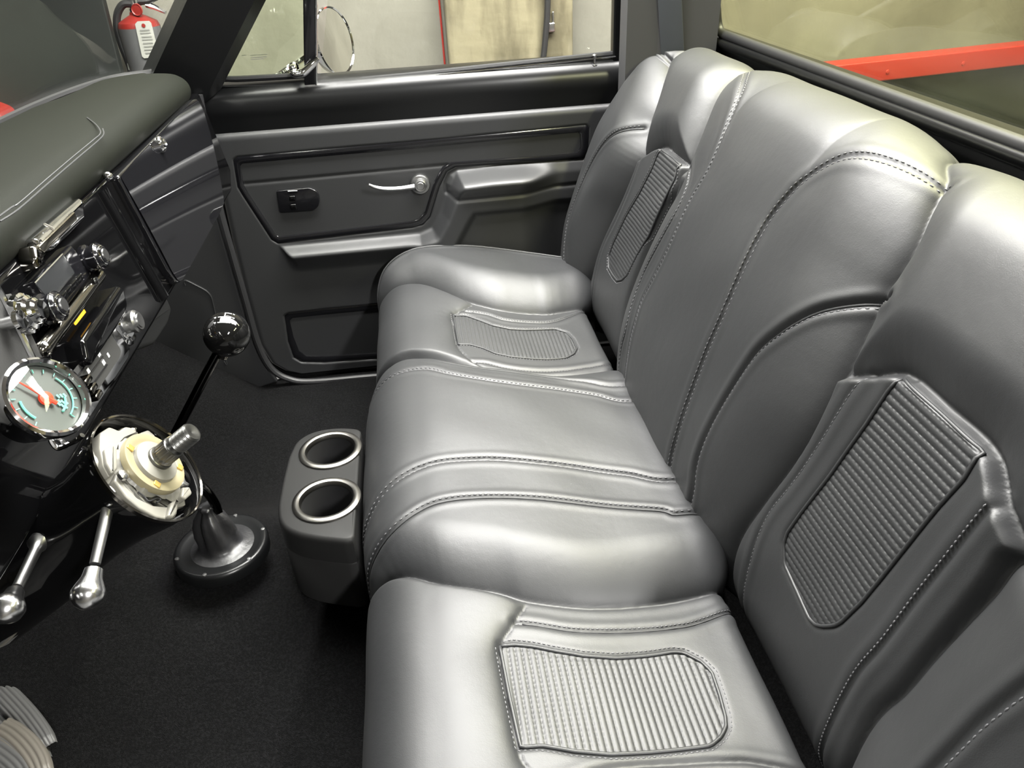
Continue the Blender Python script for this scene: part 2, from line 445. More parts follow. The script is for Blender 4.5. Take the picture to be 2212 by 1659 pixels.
# ---- cushion
CUP = [(-.04, .06), (-.09, .09), (-.115, .15), (-.12, .22), (-.1155, .27), (-.101, .30), (-.078, .322), (-.046, .333), (0, .337), (.1, .328), (.2, .310), (.28, .301), (.316, .296), (.330, .281), (.333, .24), (.333, .17)]
CU = Surf(CUP, 0.0024)
c_crD = CU.curve([(850, 1258), (960, 1263), (1080, 1281), (1140, 1297), (1260, 1312), (1380, 1309), (1520, 1285), (1590, 1265)], -.005, pre=[(0, -.26), (.15, -.262)], post=[(.86, -.31)])
c_B1D = CU.curve([(850, 1155), (940, 1100), (1080, 1087), (1250, 1100), (1420, 1115), (1480, 1122)], .022, pre=[(0, -.235), (.15, -.232), (.24, -.222)], post=[(.86, -.21)])
c_B2D = CU.curve([(880, 1050), (930, 1027), (980, 1017), (1060, 1014), (1150, 1022), (1250, 1033), (1350, 1047), (1450, 1062)], .015, pre=[(0, -.17), (.15, -.165), (.24, -.15)], post=[(.86, -.15)])
c_B2P = CU.curve([(910, 817), (970, 828), (1040, 841), (1110, 850), (1200, 862), (1280, 874), (1362, 888)], .015, pre=[(0, .215), (.15, .212), (.25, .20)], post=[(.86, .07)])
c_B1P = CU.curve([(900, 777), (960, 787), (1020, 797), (1100, 808), (1180, 820), (1260, 835), (1345, 845)], .022, pre=[(0, .27), (.15, .27), (.25, .262)], post=[(.86, .135)])
# hidden inner crease of the passenger seat, inferred from the driver side and the visible ridge before it
c_crP = crom([(0, .30), (.15, .30), (.30, .285), (.36, .262), (.44, .222), (.50, .205), (.57, .195), (.64, .198), (.70, .21), (.76, .225), (.86, .23)], 6)
c_coP = CU.curve([(910, 620), (990, 645), (1060, 664), (1110, 672), (1160, 676), (1210, 674), (1265, 660)], -.003, pre=[(0, .66), (.2, .655), (.29, .635)], post=[(.86, .54)])
c_coD = np.stack([c_coP[:, 0], -.14-c_coP[:, 1]], 1)
c_piP = crom([(0, .67), (.15, .675), (.24, .685), (.30, .697), (.36, .705), (.44, .708), (.52, .704), (.60, .69), (.68, .665), (.76, .64), (.86, .63)], 6)
c_piD = np.stack([c_piP[:, 0], -.14-c_piP[:, 1]], 1)
INS_D_PX = [(1080, 1395), (1110, 1391), (1150, 1395), (1200, 1405), (1260, 1415), (1330, 1420), (1400, 1415), (1455, 1407), (1478, 1409), (1515, 1428), (1538, 1450), (1555, 1500), (1567, 1545), (1569, 1568), (1558, 1590), (1535, 1609), (1480, 1616), (1400, 1624), (1320, 1628), (1240, 1621), (1170, 1609), (1125, 1613), (1100, 1500)]
ins_D = np.array([CU.hit(p, .004) for p in INS_D_PX])
INS_P_PX = [(980, 679), (1006, 681), (1035, 691), (1064, 702), (1101, 710), (1136, 712), (1171, 711), (1200, 710), (1223, 717), (1237, 731), (1246, 751), (1240, 763), (1223, 772), (1188, 775), (1151, 774), (1107, 770), (1072, 763), (1044, 751), (1015, 743), (991, 743), (985, 710)]
ins_P = np.array([CU.hit(p, .004) for p in INS_P_PX])
t_D = CU.curve([(1115, 1337), (1160, 1341), (1230, 1352), (1300, 1356), (1380, 1355), (1460, 1347), (1530, 1330), (1600, 1310)], .004, post=[(.83, -.345)])
t_P1 = CU.curve([(1005, 666), (1050, 672), (1090, 684), (1140, 690), (1200, 688), (1270, 673)], .004, post=[(.83, .51)])
t_P2 = CU.curve([(1020, 775), (1049, 776), (1093, 786), (1151, 793), (1208, 793), (1266, 786), (1324, 775)], .004, post=[(.83, .27)])
t_D2 = np.stack([t_D[:, 0], -.975-t_D[:, 1]], 1)
wf_D = [CU.hit(p, .004) for p in [(1140, 1297), (1115, 1337), (1082, 1393), (1090, 1450), (1105, 1530), (1122, 1613), (1150, 1655)]]
wf_D = crom(wf_D+[(.475, -.60)], 5)
wf_P = crom([CU.hit(p, .004) for p in [(1019, 655), (980, 679), (985, 710), (991, 743), (1020, 772)]]+[(.475, .215)], 5)
def yc(C, S):
    o = np.argsort(C[:, 0]); return np.interp(S, C[o, 0], C[o, 1])
def cush_h(S, Y):
    a, b = yc(c_crD, S), yc(c_coD, S); c, d = yc(c_crP, S), yc(c_coP, S)
    near = sst((S-.12)/.16)
    def pan(lo, hi):  # >0 between the two creases
        return np.minimum(Y-lo, hi-Y)
    pD, pP = pan(b, a), pan(c, d); pm = np.maximum(pD, pP)
    near = sst((S-.14)/.24)
    lvl = lambda q, H_, W_: H_*np.sin(np.clip(q/W_, 0, 1)*math.pi/2)
    q = np.maximum(-pm, 0)
    inner = (Y < c) & (Y > a)
    h = np.where(inner, lvl(q, .034, .085), lvl(q, .050, .10))*(.35+.65*near)+.010*(1-near)
    h = h*sst((q+.004)/.008)
    for C in (c_crD, c_crP, c_coP, c_coD):
        q = dist_poly(S, Y, C); h -= 0.009*np.exp(-q/0.008)*(0.35+0.65*near)
    # front pad puffs up in front of the wedge, wedge slopes back
    for C, lo, hi in ((wf_D, b, a), (wf_P, c, d)):
        q = dist_poly(S, Y, C); sf = np.interp(Y, *(lambda o: (C[o, 1], C[o, 0]))(np.argsort(C[:, 1])))
        inpan = sst(pan(lo, hi)/.02)
        front = (S < sf)
        h += inpan*np.where(front, 0.015*(1-np.exp(-q/0.035))-0.007*np.exp(-q/.006), -0.003)
    # centre panel crown
    mid = np.minimum(Y-yc(c_B2D, S), yc(c_B2P, S)-Y); h += 0.006*dome(np.clip(mid, 0, 1)/0.09)
    for C, dd, w_ in ((c_B2D, .0030, .0020), (c_B2P, .0030, .0020), (c_B1D, .004, .004), (c_B1P, .0025, .003), (t_D, .0025, .0025), (t_P1, .0025, .0025), (t_P2, .0025, .0025), (t_D2, .0025, .0025), (c_piP, .003, .003), (c_piD, .003, .003)):
        q = dist_poly(S, Y, C); h += -dd*np.exp(-(q/w_)**2)+0.0012*np.exp(-((q-.010)/.006)**2)
    for P in ((ins_D, ins_P) if ins_D is not None else ()):
        q = sdist(S, Y, P); h += -0.0035*sst(q/0.006)-0.003*np.exp(-(q/.004)**2)
    h += 0.0008*np.sin(S*37+Y*11)*np.sin(Y*29+S*5)
    return h
def reproject(surf, H, pxs, base, smooth=0):
    out = []
    for p, q in zip(pxs, base):
        off = float(H(q[0], q[1]))
        for _ in range(4):
            r_ = surf.hit(p, off)
            if r_ is None: break
            q = r_; off = .5*off+.5*float(H(q[0], q[1]))
        out.append(q)
    return np.array(out)
keep = (ins_D, ins_P); ins_D = ins_P = None
HC = Height(0, CU.L, -.92, .78, cush_h)
ins_D = reproject(CU, HC, INS_D_PX, keep[0]); ins_P = reproject(CU, HC, INS_P_PX, keep[1])
HC = Height(0, CU.L, -.92, .78, cush_h)
cush = seat_shell(CU, HC, lambda S: yc(c_piD, S), lambda S: yc(c_piP, S), 'seat_cushion', bench, r=0.016, depth=0.10)
for ins, t1, t2, who in ((ins_D, t_D, None, 'driver'), (ins_P, t_P1, t_P2, 'passenger')):
    ribbed(CU, HC, ins, cush, lab='ribbed stitched insert in the %s cushion' % who)
    C = np.vstack([ins, ins[:1]]); piping(CU, HC, [C], cush, r=0.0021, lift=0.0016)
    cl = [offset_curve(C, 0.006 if who == 'passenger' else .006)]
    cl = [np.array([p for p in cl[0]])]
    stitches(CU, HC, cl+[t for t in ([offset_curve(t1, .004)] if who == 'driver' else [offset_curve(t1, .004), offset_curve(t2, -.004)])], cush, length=.0036, gap=.0058, r=.0006)
piping(CU, HC, [t_D[2:], t_P1[2:], t_P2[2:]], cush, r=0.0013, lift=0.0004)
piping(CU, HC, [c_piP[8:], c_piD[8:]], cush, r=0.0024, lift=0.002)
piping(CU, HC, [c_B1D[8:]], cush, r=0.002, lift=0.001)
stitches(CU, HC, [offset_curve(c_B2D, .0040), offset_curve(c_B2D, -.0040)], cush)
stitches(CU, HC, [offset_curve(c_B2P, .0040), offset_curve(c_B2P, -.0040)], cush)
stitches(CU, HC, [offset_curve(c_B1D, .005)], cush)
stitches(CU, HC, [c_B1P], cush)

# ---- backrest
BKP = [(.43, .19), (.385, .215), (.358, .262), (.352, .31), (.365, .40), (.395, .50), (.43, .60), (.465, .68), (.49, .73), (.515, .768), (.545, .790), (.572, .796), (.594, .787), (.606, .76), (.608, .6)]
BK = Surf(BKP, 0.0024)
# the stations of the picture profile are shifted a little by the smoothing
b_C2d = BK.curve([(2045, 378), (1990, 366), (1940, 357), (1880, 351), (1830, 356), (1780, 380), (1740, 412), (1690, 470), (1660, 520), (1620, 600), (1580, 690), (1545, 770), (1510, 860), (1485, 940), (1470, 1000)], .020, post=[(.04, -.155), (0, -.155)])
b_C2p = BK.curve([(1610, 140), (1612, 173), (1605, 224), (1579, 296), (1548, 368), (1507, 439), (1466, 526), (1431, 598), (1405, 649), (1390, 695), (1377, 742), (1366, 818)], .022, post=[(.05, .10), (0, .10)])
b_B1d = BK.curve([(1900, 630), (1860, 634), (1810, 646), (1760, 665), (1720, 690), (1680, 722), (1640, 760), (1600, 815), (1560, 880), (1525, 950), (1505, 1010), (1492, 1080)], .030, post=[(.05, -.21), (0, -.21)])
b_B1p = BK.curve([(1479, 398), (1456, 460), (1420, 526), (1384, 593), (1364, 655), (1351, 716), (1338, 767)], .034, pre=[(.53, .20)], post=[(.07, .15), (0, .15)])
b_crd = BK.curve([(2045, 395), (2010, 450), (1975, 530), (1940, 590), (1905, 645), (1870, 715), (1823, 810), (1748, 948), (1656, 1070), (1587, 1180)], 0, pre=[(.86, -.235), (.78, -.225), (.715, -.235)], post=[(.06, -.315), (0, -.315)])
b_crp = crom([(.86, .30), (.78, .31), (.72, .315), (.677, .312), (.63, .292), (.579, .272), (.52, .256), (.479, .252), (.44, .262), (.35, .275), (.25, .285), (.17, .28), (.10, .27), (0, .265)], 6)
b_cop = BK.curve([(1446, 127), (1433, 178), (1420, 229), (1405, 275), (1387, 342), (1354, 409), (1323, 465), (1297, 521), (1277, 583), (1269, 624)], 0.004, pre=[(.86, .60), (.78, .60), (.70, .59), (.65, .575)], post=[(.06, .55), (0, .55)])
b_cod = BK.curve([(2208, 1208), (2136, 1284), (2020, 1411), (1951, 1492), (1876, 1567)], 0, pre=[(.86, -.75), (.70, -.74), (.62, -.725), (.54, -.70), (.48, -.665)], post=[(.10, -.612), (0, -.612)])
b_pip = BK.curve([(1402, 240), (1364, 260), (1328, 291), (1297, 327), (1267, 383), (1241, 450), (1228, 501)], .045, post=[(.17, .625), (.08, .60), (0, .60)])
b_pip = b_pip[b_pip[:, 1] > yc(b_cop, b_pip[:, 0])+.012]
b_pid = crom([(0, -.70), (.17, -.702), (.287, -.705), (.343, -.707), (.387, -.710), (.45, -.722), (.52, -.75), (.57, -.79)], 6)
K_D_PX = [(1952, 819), (1916, 844), (1870, 914), (1830, 970), (1789, 1029), (1731, 1104), (1699, 1150), (1691, 1175), (1693, 1220), (1714, 1266), (1745, 1335), (1758, 1349), (1775, 1353), (1800, 1351), (1815, 1343), (1858, 1301), (1951, 1185), (2020, 1099), (2078, 1035), (2127, 978)]
k_insD = np.array([BK.hit(p, .012) for p in K_D_PX])
K_P_PX = [(1428, 323), (1473, 358), (1472, 368), (1456, 385), (1440, 418), (1425, 450), (1400, 511), (1374, 552), (1354, 593), (1342, 604), (1332, 606), (1323, 595), (1313, 578), (1314, 552), (1323, 526), (1349, 470), (1379, 419), (1405, 368), (1418, 335)]
k_insP = np.array([BK.hit(p, .012) for p in K_P_PX])
k_t1D = BK.curve([(1881, 811), (1841, 856), (1777, 948), (1708, 1041), (1656, 1104), (1621, 1180)], .008, post=[(.10, -.36), (0, -.36)])
k_t2D = BK.curve([(2156, 1098), (2141, 1110), (2066, 1191), (1985, 1284), (1905, 1388), (1835, 1469)], .008, post=[(.13, -.57), (0, -.57)])
k_t1P = BK.curve([(1461, 409), (1405, 521), (1359, 613), (1336, 690)], .012, post=[(.08, .29), (0, .29)])
k_t2P = BK.curve([(1392, 342), (1364, 403), (1328, 475), (1302, 526), (1282, 593)], .008, post=[(.10, .52), (0, .52)])
wt_D = crom([BK.hit(p, .008) for p in [(1823, 810), (1890, 808), (1957, 809), (2045, 883), (2138, 971), (2170, 1085), (2206, 1195)]], 5)
wt_P = crom([BK.hit(p, .008) for p in [(1387, 342), (1430, 316), (1455, 335), (1477, 352), (1484, 385)]]+[(.435, .255)], 5)
def head_poly(wt, inn, outc, sg):
    s_in = wt[0 if sg > 0 else -1][0]; s_out = wt[-1 if sg > 0 else 0][0]
    A = [p for p in (inn[np.argsort(inn[:, 0])]) if p[0] > s_in+.005]; B = [p for p in (outc[np.argsort(-outc[:, 0])]) if p[0] > s_out+.005]
    W = wt[::-1] if sg > 0 else wt
    return np.array(A+B+list(W))
head_D = head_poly(wt_D, b_crd, b_cod, 1); head_P = head_poly(wt_P, b_crp, b_cop, -1)
def back_h(S, Y):
    a, b = yc(b_crd, S), yc(b_cod, S); c, d = yc(b_crp, S), yc(b_cop, S)
    pD, pP = np.minimum(Y-b, a-Y), np.minimum(Y-c, d-Y); pm = np.maximum(pD, pP)
    top = sst((S-.64)/.09)
    q = np.maximum(-pm, 0); inner = (Y < c) & (Y > a)
    lvl = lambda q, H_, W_: H_*np.sin(np.clip(q/W_, 0, 1)*math.pi/2)
    h = np.where(inner, lvl(q, .034, .13), lvl(q, .050, .10)*(1-.35*sst((S-.46)/.2)))*(1-.5*top)
    for C in (b_crd, b_crp, b_cop, b_cod):
        q = dist_poly(S, Y, C); h -= 0.009*np.exp(-q/0.008)*(1-.4*top)
    for C, lo, hi, P in ((wt_D, b, a, head_D), (wt_P, c, d, head_P)):
        q = sdist(S, Y, P); qw = dist_poly(S, Y, C)
        p = np.minimum(Y-lo, hi-Y); inp = sst(p/.012)
        h += np.where(q > 0, 0.027*np.sin(np.clip(q/.065, 0, 1)*math.pi/2)*(1-.75*top)-.004*np.exp(-qw/.005), 0)
        h += np.where((q <= 0) & (p > 0), inp*(0.014*np.exp(-qw/.12)+.002)*sst(-q/.009), 0)
    mid = np.minimum(Y-yc(b_C2d, np.minimum(S, .6)), yc(b_C2p, np.minimum(S, .6))-Y); h += 0.008*dome(np.clip(mid, 0, 1)/0.10)*(1-top)
    for C, dd, w_ in ((b_C2d, .0030, .0020), (b_C2p, .0030, .0020), (b_B1d, .006, .004), (b_B1p, .004, .003), (k_t1D, .002, .002), (k_t2D, .003, .003), (k_t2P, .002, .002), (b_pip, .004, .004), (b_pid, .004, .004)):
        q = dist_poly(S, Y, C); h += -dd*np.exp(-(q/w_)**2)+0.0015*np.exp(-((q-.010)/.006)**2)
    for P in ((k_insD, k_insP) if k_insD is not None else ()):
        q = sdist(S, Y, P); h += -0.003*sst(q/0.006)-0.003*np.exp(-(q/.004)**2)
    h += 0.0008*np.sin(S*31+Y*13)*np.sin(Y*23+S*7)
    return h
keep = (k_insD, k_insP); k_insD = k_insP = None
HB = Height(0, BK.L, -.92, .80, back_h)
k_insD = reproject(BK, HB, K_D_PX, keep[0]); k_insP = reproject(BK, HB, K_P_PX, keep[1])
HB = Height(0, BK.L, -.92, .80, back_h)
yrB = lambda S: np.interp(S, [0, .1, .17, .25, .36, .48, .58, .64, .68, .74, .95], [.62, .645, .665, .678, .680, .672, .655, .632, .60, .575, .56])
back = seat_shell(BK, HB, lambda S: -.14-yrB(S), yrB, 'seat_back', bench, r=0.028, depth=0.09)
for ins, who in ((k_insD, 'driver'), (k_insP, 'passenger')):
    ribbed(BK, HB, ins, back, lab='ribbed stitched insert in the %s backrest' % who)
    C = np.vstack([ins, ins[:1]]); piping(BK, HB, [C], back, r=0.0021, lift=0.0016)
    stitches(BK, HB, [offset_curve(C, .006)], back, length=.0038, gap=.006, r=.0007)
stitches(BK, HB, [offset_curve(b_C2d, .0040), offset_curve(b_C2d, -.0040)], back)
stitches(BK, HB, [offset_curve(b_C2p, .0040), offset_curve(b_C2p, -.0040)], back)
stitches(BK, HB, [offset_curve(b_B1d, .005)], back)
stitches(BK, HB, [offset_curve(b_B1p, -.004), b_B1p[::-1]][:1], back)
stitches(BK, HB, [k_t1D], back, length=.0038, gap=.006, r=.0007)
stitches(BK, HB, [offset_curve(k_t2D, -.004)], back, length=.0038, gap=.006, r=.0009)
stitches(BK, HB, [k_t2P], back, length=.0036, gap=.006, r=.0006)
stitches(BK, HB, [offset_curve(b_pip, -.005)], back)
stitches(BK, HB, [offset_curve(b_pid, -.005)], back)
piping(BK, HB, [b_B1d, b_pip], back, r=0.0018, lift=0.0004)

# ================================================================== CAB SHELL
def S_(o, **k):
    for a, b in k.items(): o[a] = b
    return o
NY = (0, -1, 0)
# ---- floor: carpet with the transmission tunnel
def floor_z(X, Y):
    yt = Y+0.04
    tun = 0.155*np.exp(-(np.abs(yt)/0.235)**3.2)*(0.72+0.28*sst((-X-.1)/.5))
    x0 = .74-.27*sst((Y-.15)/.5); toe = 0.75*np.clip(-X-x0, 0, 1)
    z = 0.035+tun+toe
    z += 0.010*np.exp(-((X+.52+0.25*np.abs(yt))/.03)**2)*np.exp(-(yt/.4)**2)
    z += 0.004*np.sin(X*9+1)*np.sin(Y*7)+0.0015*np.sin(X*43+Y*17)*np.sin(Y*37)
    return z
xs = np.arange(-1.15, .66, .008); ys = np.arange(-.95, .775, .008); XX, YY = np.meshgrid(xs, ys, indexing='ij')
mesh_obj('floor', np.stack([XX, YY, floor_z(XX, YY)], -1).reshape(-1, 3), grid_faces(len(xs), len(ys)), CARPET, kind='structure', angle=None, origin=(0, 0, 0))

# ---- passenger side: door skin and pillars (structure)
DY = 0.76
def loft_x(name, prof, x0, x1, m_, parent=None, **k):
    prof = crom(prof, 6); n = len(prof); V = []
    for x in (x0, x1):
        for y, z in prof: V.append((x(z) if callable(x) else x, y, z))
    F = [(i, i+1, n+i+1, n+i) for i in range(n-1)]
    return mesh_obj(name, V, F, m_, parent, angle=None, **k)

# door as one thing
door = empty('truck_door', (0, .80, .04), 'closed black passenger door with grey trim panel, beyond the far end of the bench seat', 'door')
# belt: rolled upper door metal
def xf(z): return -.452+(.745-z)*0.02
loft_x('upper_door', [(.768, .60), (.764, .655), (.760, .69), (.757, .715), (.762, .738), (.777, .754), (.80, .762), (.83, .764)], xf, .62, SATIN, door, lab='satin black painted upper part of the door')
# lower door metal behind the panel
zs = [.035, .05, .08, .2, .35, .5, .62]
b = MB(); b.prism([ony(p, .775) for p in [(448, 300), (470, 400), (512, 600), (550, 730), (578, 790), (612, 815), (660, 826), (760, 822), (900, 815), (1420, 790), (1420, 230)]], NY, -.05, 0, .006)
b.obj('door_shell', SATIN, door)
# trim panel height field
front = np.array([ony(p, .757) for p in [(459, 306), (478, 420), (500, 520), (530, 640), (560, 745), (585, 785), (612, 800), (640, 806)]])
def xfront(z): 
    o = np.argsort(front[:, 2]); return np.interp(z, front[o, 2], front[o, 0])
pts2 = lambda L, y=.75: np.array([ony(p, y)[[0, 2]] for p in L])
arm = pts2([(600, 534), (780, 517), (905, 505), (932, 494), (950, 460), (972, 400), (985, 372), (1060, 362), (1420, 335), (1420, 590), (820, 606), (655, 613), (632, 602), (615, 565)], .74)
grip = pts2([(964, 405), (972, 385), (990, 374), (1100, 362), (1420, 340), (1420, 388), (1100, 420), (985, 431), (966, 424)], .72)
scoop = pts2([(1008, 470), (1020, 452), (1100, 444), (1420, 420), (1420, 640), (900, 640), (960, 560)], .72)
ring_o = pts2([(502, 345), (512, 338), (880, 306), (1268, 269), (1274, 275), (1272, 325), (1262, 344), (1100, 355), (985, 362), (966, 372), (950, 405), (930, 470), (915, 487), (890, 494), (600, 528), (586, 520), (524, 425), (512, 405)])
pock_o = pts2([(612, 682), (622, 676), (700, 667), (860, 652), (1000, 640), (1000, 760), (860, 776), (700, 787), (650, 786), (632, 775), (620, 740)])
seam_line = pts2([(526, 399), (700, 383), (850, 369), (968, 358)])
def panel_h(X, Z):
    h = np.zeros(X.shape)
    e = np.minimum(X-xfront(Z), .668+.0*X-Z); h += 0.016*dome(e/.016)
    q = sdist(X, Z, arm)
    zt = np.clip((Z-.335)/.10, 0, 1)
    right = sst((X+.06)/.10)
    prof_l = np.where(zt < .82, sst(zt/.82)**.8, 1-sst((zt-.82)/.22)*.75)
    h += np.where(q > 0, (0.045*prof_l*(1-right)+0.046*right*(1-.85*sst((X-.22)/.10)))*sst(q/.028), 0)
    q = sdist(X, Z, grip); h += np.where(q > 0, .014*sst(q/.03), 0)*(1-sst((X-.24)/.09))
    h -= 0.004*np.exp(-(q/.004)**2)*(X > .03)
    q = sdist(X, Z, scoop); h -= np.where(q > 0, .012*sst(q/.02), 0)
    q = sdist(X, Z, ring_o); h -= np.where(q > 0, .004*sst(q/.003), 0)
    q = sdist(X, Z, pock_o); h -= np.where(q > 0, .006*sst(q/.004), 0)
    q = dist_poly(X, Z, seam_line); h -= .0025*np.exp(-(q/.003)**2)
    # line where the lower panel starts
    return h
zz = np.arange(.055, .668, .003); nx = 360; V = np.zeros((len(zz), nx, 3))
for i, z in enumerate(zz):
    x = np.linspace(xfront(z), .60, nx); h = panel_h(x, np.full(nx, z)); V[i] = np.stack([x, .768-h, np.full(nx, z)], 1)
panel = mesh_obj('door_panel', V.reshape(-1, 3), grid_faces(len(zz), nx)[:, ::-1], PLA, door, angle=None, lab='grained dark grey trim panel with armrest')
def ring_mesh(name, outer, inner, y0, y1, m_, parent, r=.004, **k):
    # closed band between two outlines with rolled edges
    n = 120
    def rs(C):
        C = np.vstack([C, C[:1]]); return resample(C, np.linalg.norm(np.diff(C, axis=0), axis=1).sum()/n*0.9999)[:n]
    O = np.array(outer); I = np.array(inner); V = []
    m = len(O)
    for t, y in ((0, y0), (.06, y1-(-.0)), (.15, y1-.001), (.5, y1-.0015), (.85, y1-.001), (.94, y1), (1, y0)):
        for j in range(m): q = O[j]*(1-t)+I[j]*t; V.append((q[0], y, q[1]))
    F = [(k_*m+j, k_*m+(j+1) % m, (k_+1)*m+(j+1) % m, (k_+1)*m+j) for k_ in range(6) for j in range(m)]
    return mesh_obj(name, V, F, m_, parent, angle=40, **k)
ring_i = pts2([(519, 360), (525, 354), (880, 323), (1249, 287), (1254, 292), (1254, 318), (1247, 330), (1100, 341), (975, 351), (955, 362), (938, 392), (918, 458), (903, 474), (886, 479), (603, 512), (594, 506), (536, 418), (526, 400)])
r1 = ring_mesh('trim_ring', ring_o, ring_i, .760, .7525, TRIMB, door, lab='gloss black inlaid trim border')
pock_i = pts2([(626, 696), (632, 690), (700, 683), (860, 668), (985, 656), (985, 748), (860, 762), (700, 771), (662, 771), (646, 760), (634, 730)])
ring_mesh('pocket_ring', pock_o, pock_i, .764, .756, TRIMB, door, lab='gloss black border of the lower pocket')
# power window switch
sw = [ony(p, .752) for p in [(597, 412), (668, 405), (686, 412), (692, 430), (688, 446), (678, 454), (604, 459)]]
b = MB(); b.prism(rounded(sw, [.004, .004, .01, .01, .01, .01, .006]), NY, -.006, .003, .0015); swp = b.obj('switch_plate', TRIMB, door, lab='gloss black rounded window switch plate')
for p in ((632, 428), (634, 446)):
    c = ony(p, .748); b = MB(); b.box(c, (.007, .004, .006), r=.0025); b.obj('rocker_switch', GLOSS, swp)
b = MB(); b.tube([ony((622, 413), .748), ony((642, 412), .748)], .0009, 6); b.obj('switch_mark', WINK, swp, lab='small pale mark above the switch')
# inner door handle
hc = ony((908, 401), .738); b = MB(); b.lathe(hc+[0, .018, 0], NY, [(0, .021), (.004, .023), (.010, .023), (.013, .021), (.014, .016), (.018, .0155), (.022, .0145), (.0235, .012), (.023, .009), (.0245, .008), (.024, 0.0001)], 40)
hnd = b.obj('door_handle', BRU, door, lab='brushed steel inner door handle')
b = MB(); L = [ony((895, 403), .712), ony((865, 407), .708), ony((835, 408), .704), ony((812, 405), .700), ony((796, 399), .696)]
P = crom(L, 6); rr = np.interp(np.linspace(0, 1, len(P)), [0, .15, .8, 1], [.0065, .0055, .0042, .003]); b.tube(P, rr, 10); b.obj('lever', BRU, hnd)
# sill strip of chrome at the foot, window hardware
def band(name, pxs, y, r, m_, parent, **k):
    b = MB(); b.tube(crom([ony(p, y) for p in pxs], 5), r, 8); return b.obj(name, m_, parent, **k)
band('belt_strip', [(683, 187), (880, 170), (1100, 146), (1330, 122)], .775, .0016, CHR, door, lab='thin chrome strip under the side glass')
band('belt_seal', [(684, 181), (880, 163), (1100, 139), (1333, 115)], .785, .006, RUB, door, lab='black rubber seal along the side glass')
# lock knob
c = ony((1284, 143), .775); b = MB(); b.lathe(c, (0, 0, 1), [(0, .0075), (.003, .0075), (.0035, .0035), (.012, .0035), (.016, .003), (.018, .0055), (.023, .0055), (.025, .003)], 20)
b.obj('lock_button', CHR, door, lab='small chrome door lock button')
# door window frame (leans a little inwards towards the top)
def fy(z): return .792-.10*max(0, z-.77)
def fpt(x, z): return np.array([x, fy(z), z])
def frame_strip(name, a, bb, w_, d_, m_, parent, **k):
    a = np.array(a); bb = np.array(bb); t = bb-a; L = np.linalg.norm(t); t /= L
    n = np.array([0, -1, -.1]); n /= np.linalg.norm(n); n -= t*(n@t); n /= np.linalg.norm(n); s = np.cross(t, n)
    b = MB(); b.box((a+bb)/2, (w_/2, d_/2, L/2), [s, n, t], r=.004); return b.obj(name, m_, parent, **k)
frame_strip('rear_frame', fpt(.462, .745), fpt(.450, 1.22), .022, .03, SATIN, door)
frame_strip('division_bar', ony((671, 190), .785), ony((671, 190), .785)+np.array([.085, -.045, .46]), .026, .022, TRIMB, door, lab='black bar between vent window and side glass')
frame_strip('division_chrome', ony((684, 190), .784), ony((684, 190), .784)+np.array([.085, -.045, .46]), .004, .024, CHR, door, lab='thin chrome edge of the division bar')
# vent window
vent = [(472, 174), (663, 160), (680, 0), (545, 0)]
vb0, vb1 = ony((470, 174), .79), ony((664, 162), .79)
vt0 = vb0+np.array([.72, -.10, 1.0])*.43; vt1 = vb1+np.array([.18, -.10, 1.0])*.43
b = MB(); b.tube(crom([vb1+[0, 0, 0], (vb0+vb1)/2, vb0+[.02, 0, .002], vb0+[.004, 0, .014], (vb0*.7+vt0*.3), vt0], 6), .0065, 8); b.obj('vent_seal', RUB, door)
band('vent_bead', [(690, 178), (600, 184), (500, 187), (474, 186), (462, 176), (466, 162), (500, 90), (541, 0)], .782, .0025, SATIN, door)
b = MB(); b.add([vb0, vb1, vt1, vt0, vb0+[0, .004, 0], vb1+[0, .004, 0], vt1+[0, .004, 0], vt0+[0, .004, 0]], [(0, 1, 2, 3), (7, 6, 5, 4), (0, 4, 5, 1), (1, 5, 6, 2), (2, 6, 7, 3), (3, 7, 4, 0)])
b.obj('vent_glass', GL_GREEN, door, smooth=False, lab='green tinted vent window glass')
for i, (px, ln) in enumerate([((540, 119), 38), ((543, 124), 34), ((542, 128), 28), ((522, 120), 10)]):
    a = ony(px, .786); c = ony((px[0]+ln, px[1]-1), .786); b = MB(); b.box((a+c)/2, (abs(c[0]-a[0])/2, .0003, .0006)); b.obj('glass_marking', INK, door, smooth=False, lab='faint etched maker marking on the vent glass')
# side glass
g0 = ony((690, 188), .80); g1 = ony((1335, 122), .80)
b = MB(); A = [np.array([g0[0], .805, .74]), np.array([.455, .805, .74]), np.array([.445, .76, 1.2]), np.array([g0[0]+.13, .76, 1.2])]
b.add(A+[p+[0, .004, 0] for p in A], [(0, 1, 2, 3), (7, 6, 5, 4), (0, 4, 5, 1), (1, 5, 6, 2), (2, 6, 7, 3), (3, 7, 4, 0)]); b.obj('side_glass', GL_CLEAR, door, smooth=False)
# chrome vent latch
b = MB(); P = crom([ony(p, .755) for p in [(627, 156), (640, 160), (655, 157), (668, 146), (680, 134), (688, 126)]], 6)
b.tube(P, np.interp(np.linspace(0, 1, len(P)), [0, .1, .35, .7, 1], [.005, .008, .009, .007, .0045]), 12)
lt = b.obj('vent_latch', CHR, door, lab='chrome vent window latch')
b = MB(); c = ony((633, 148), .765); b.lathe(c+[0, .02, 0], NY, [(0, .011), (.008, .011), (.012, .008), (.022, .007), (.025, .0001)], 20); b.obj('latch_pivot', CHR, lt)
b = MB(); b.box((.07, .838, .385), (.52, .010, .365), r=.006); b.obj('outer_skin', SATIN, door)
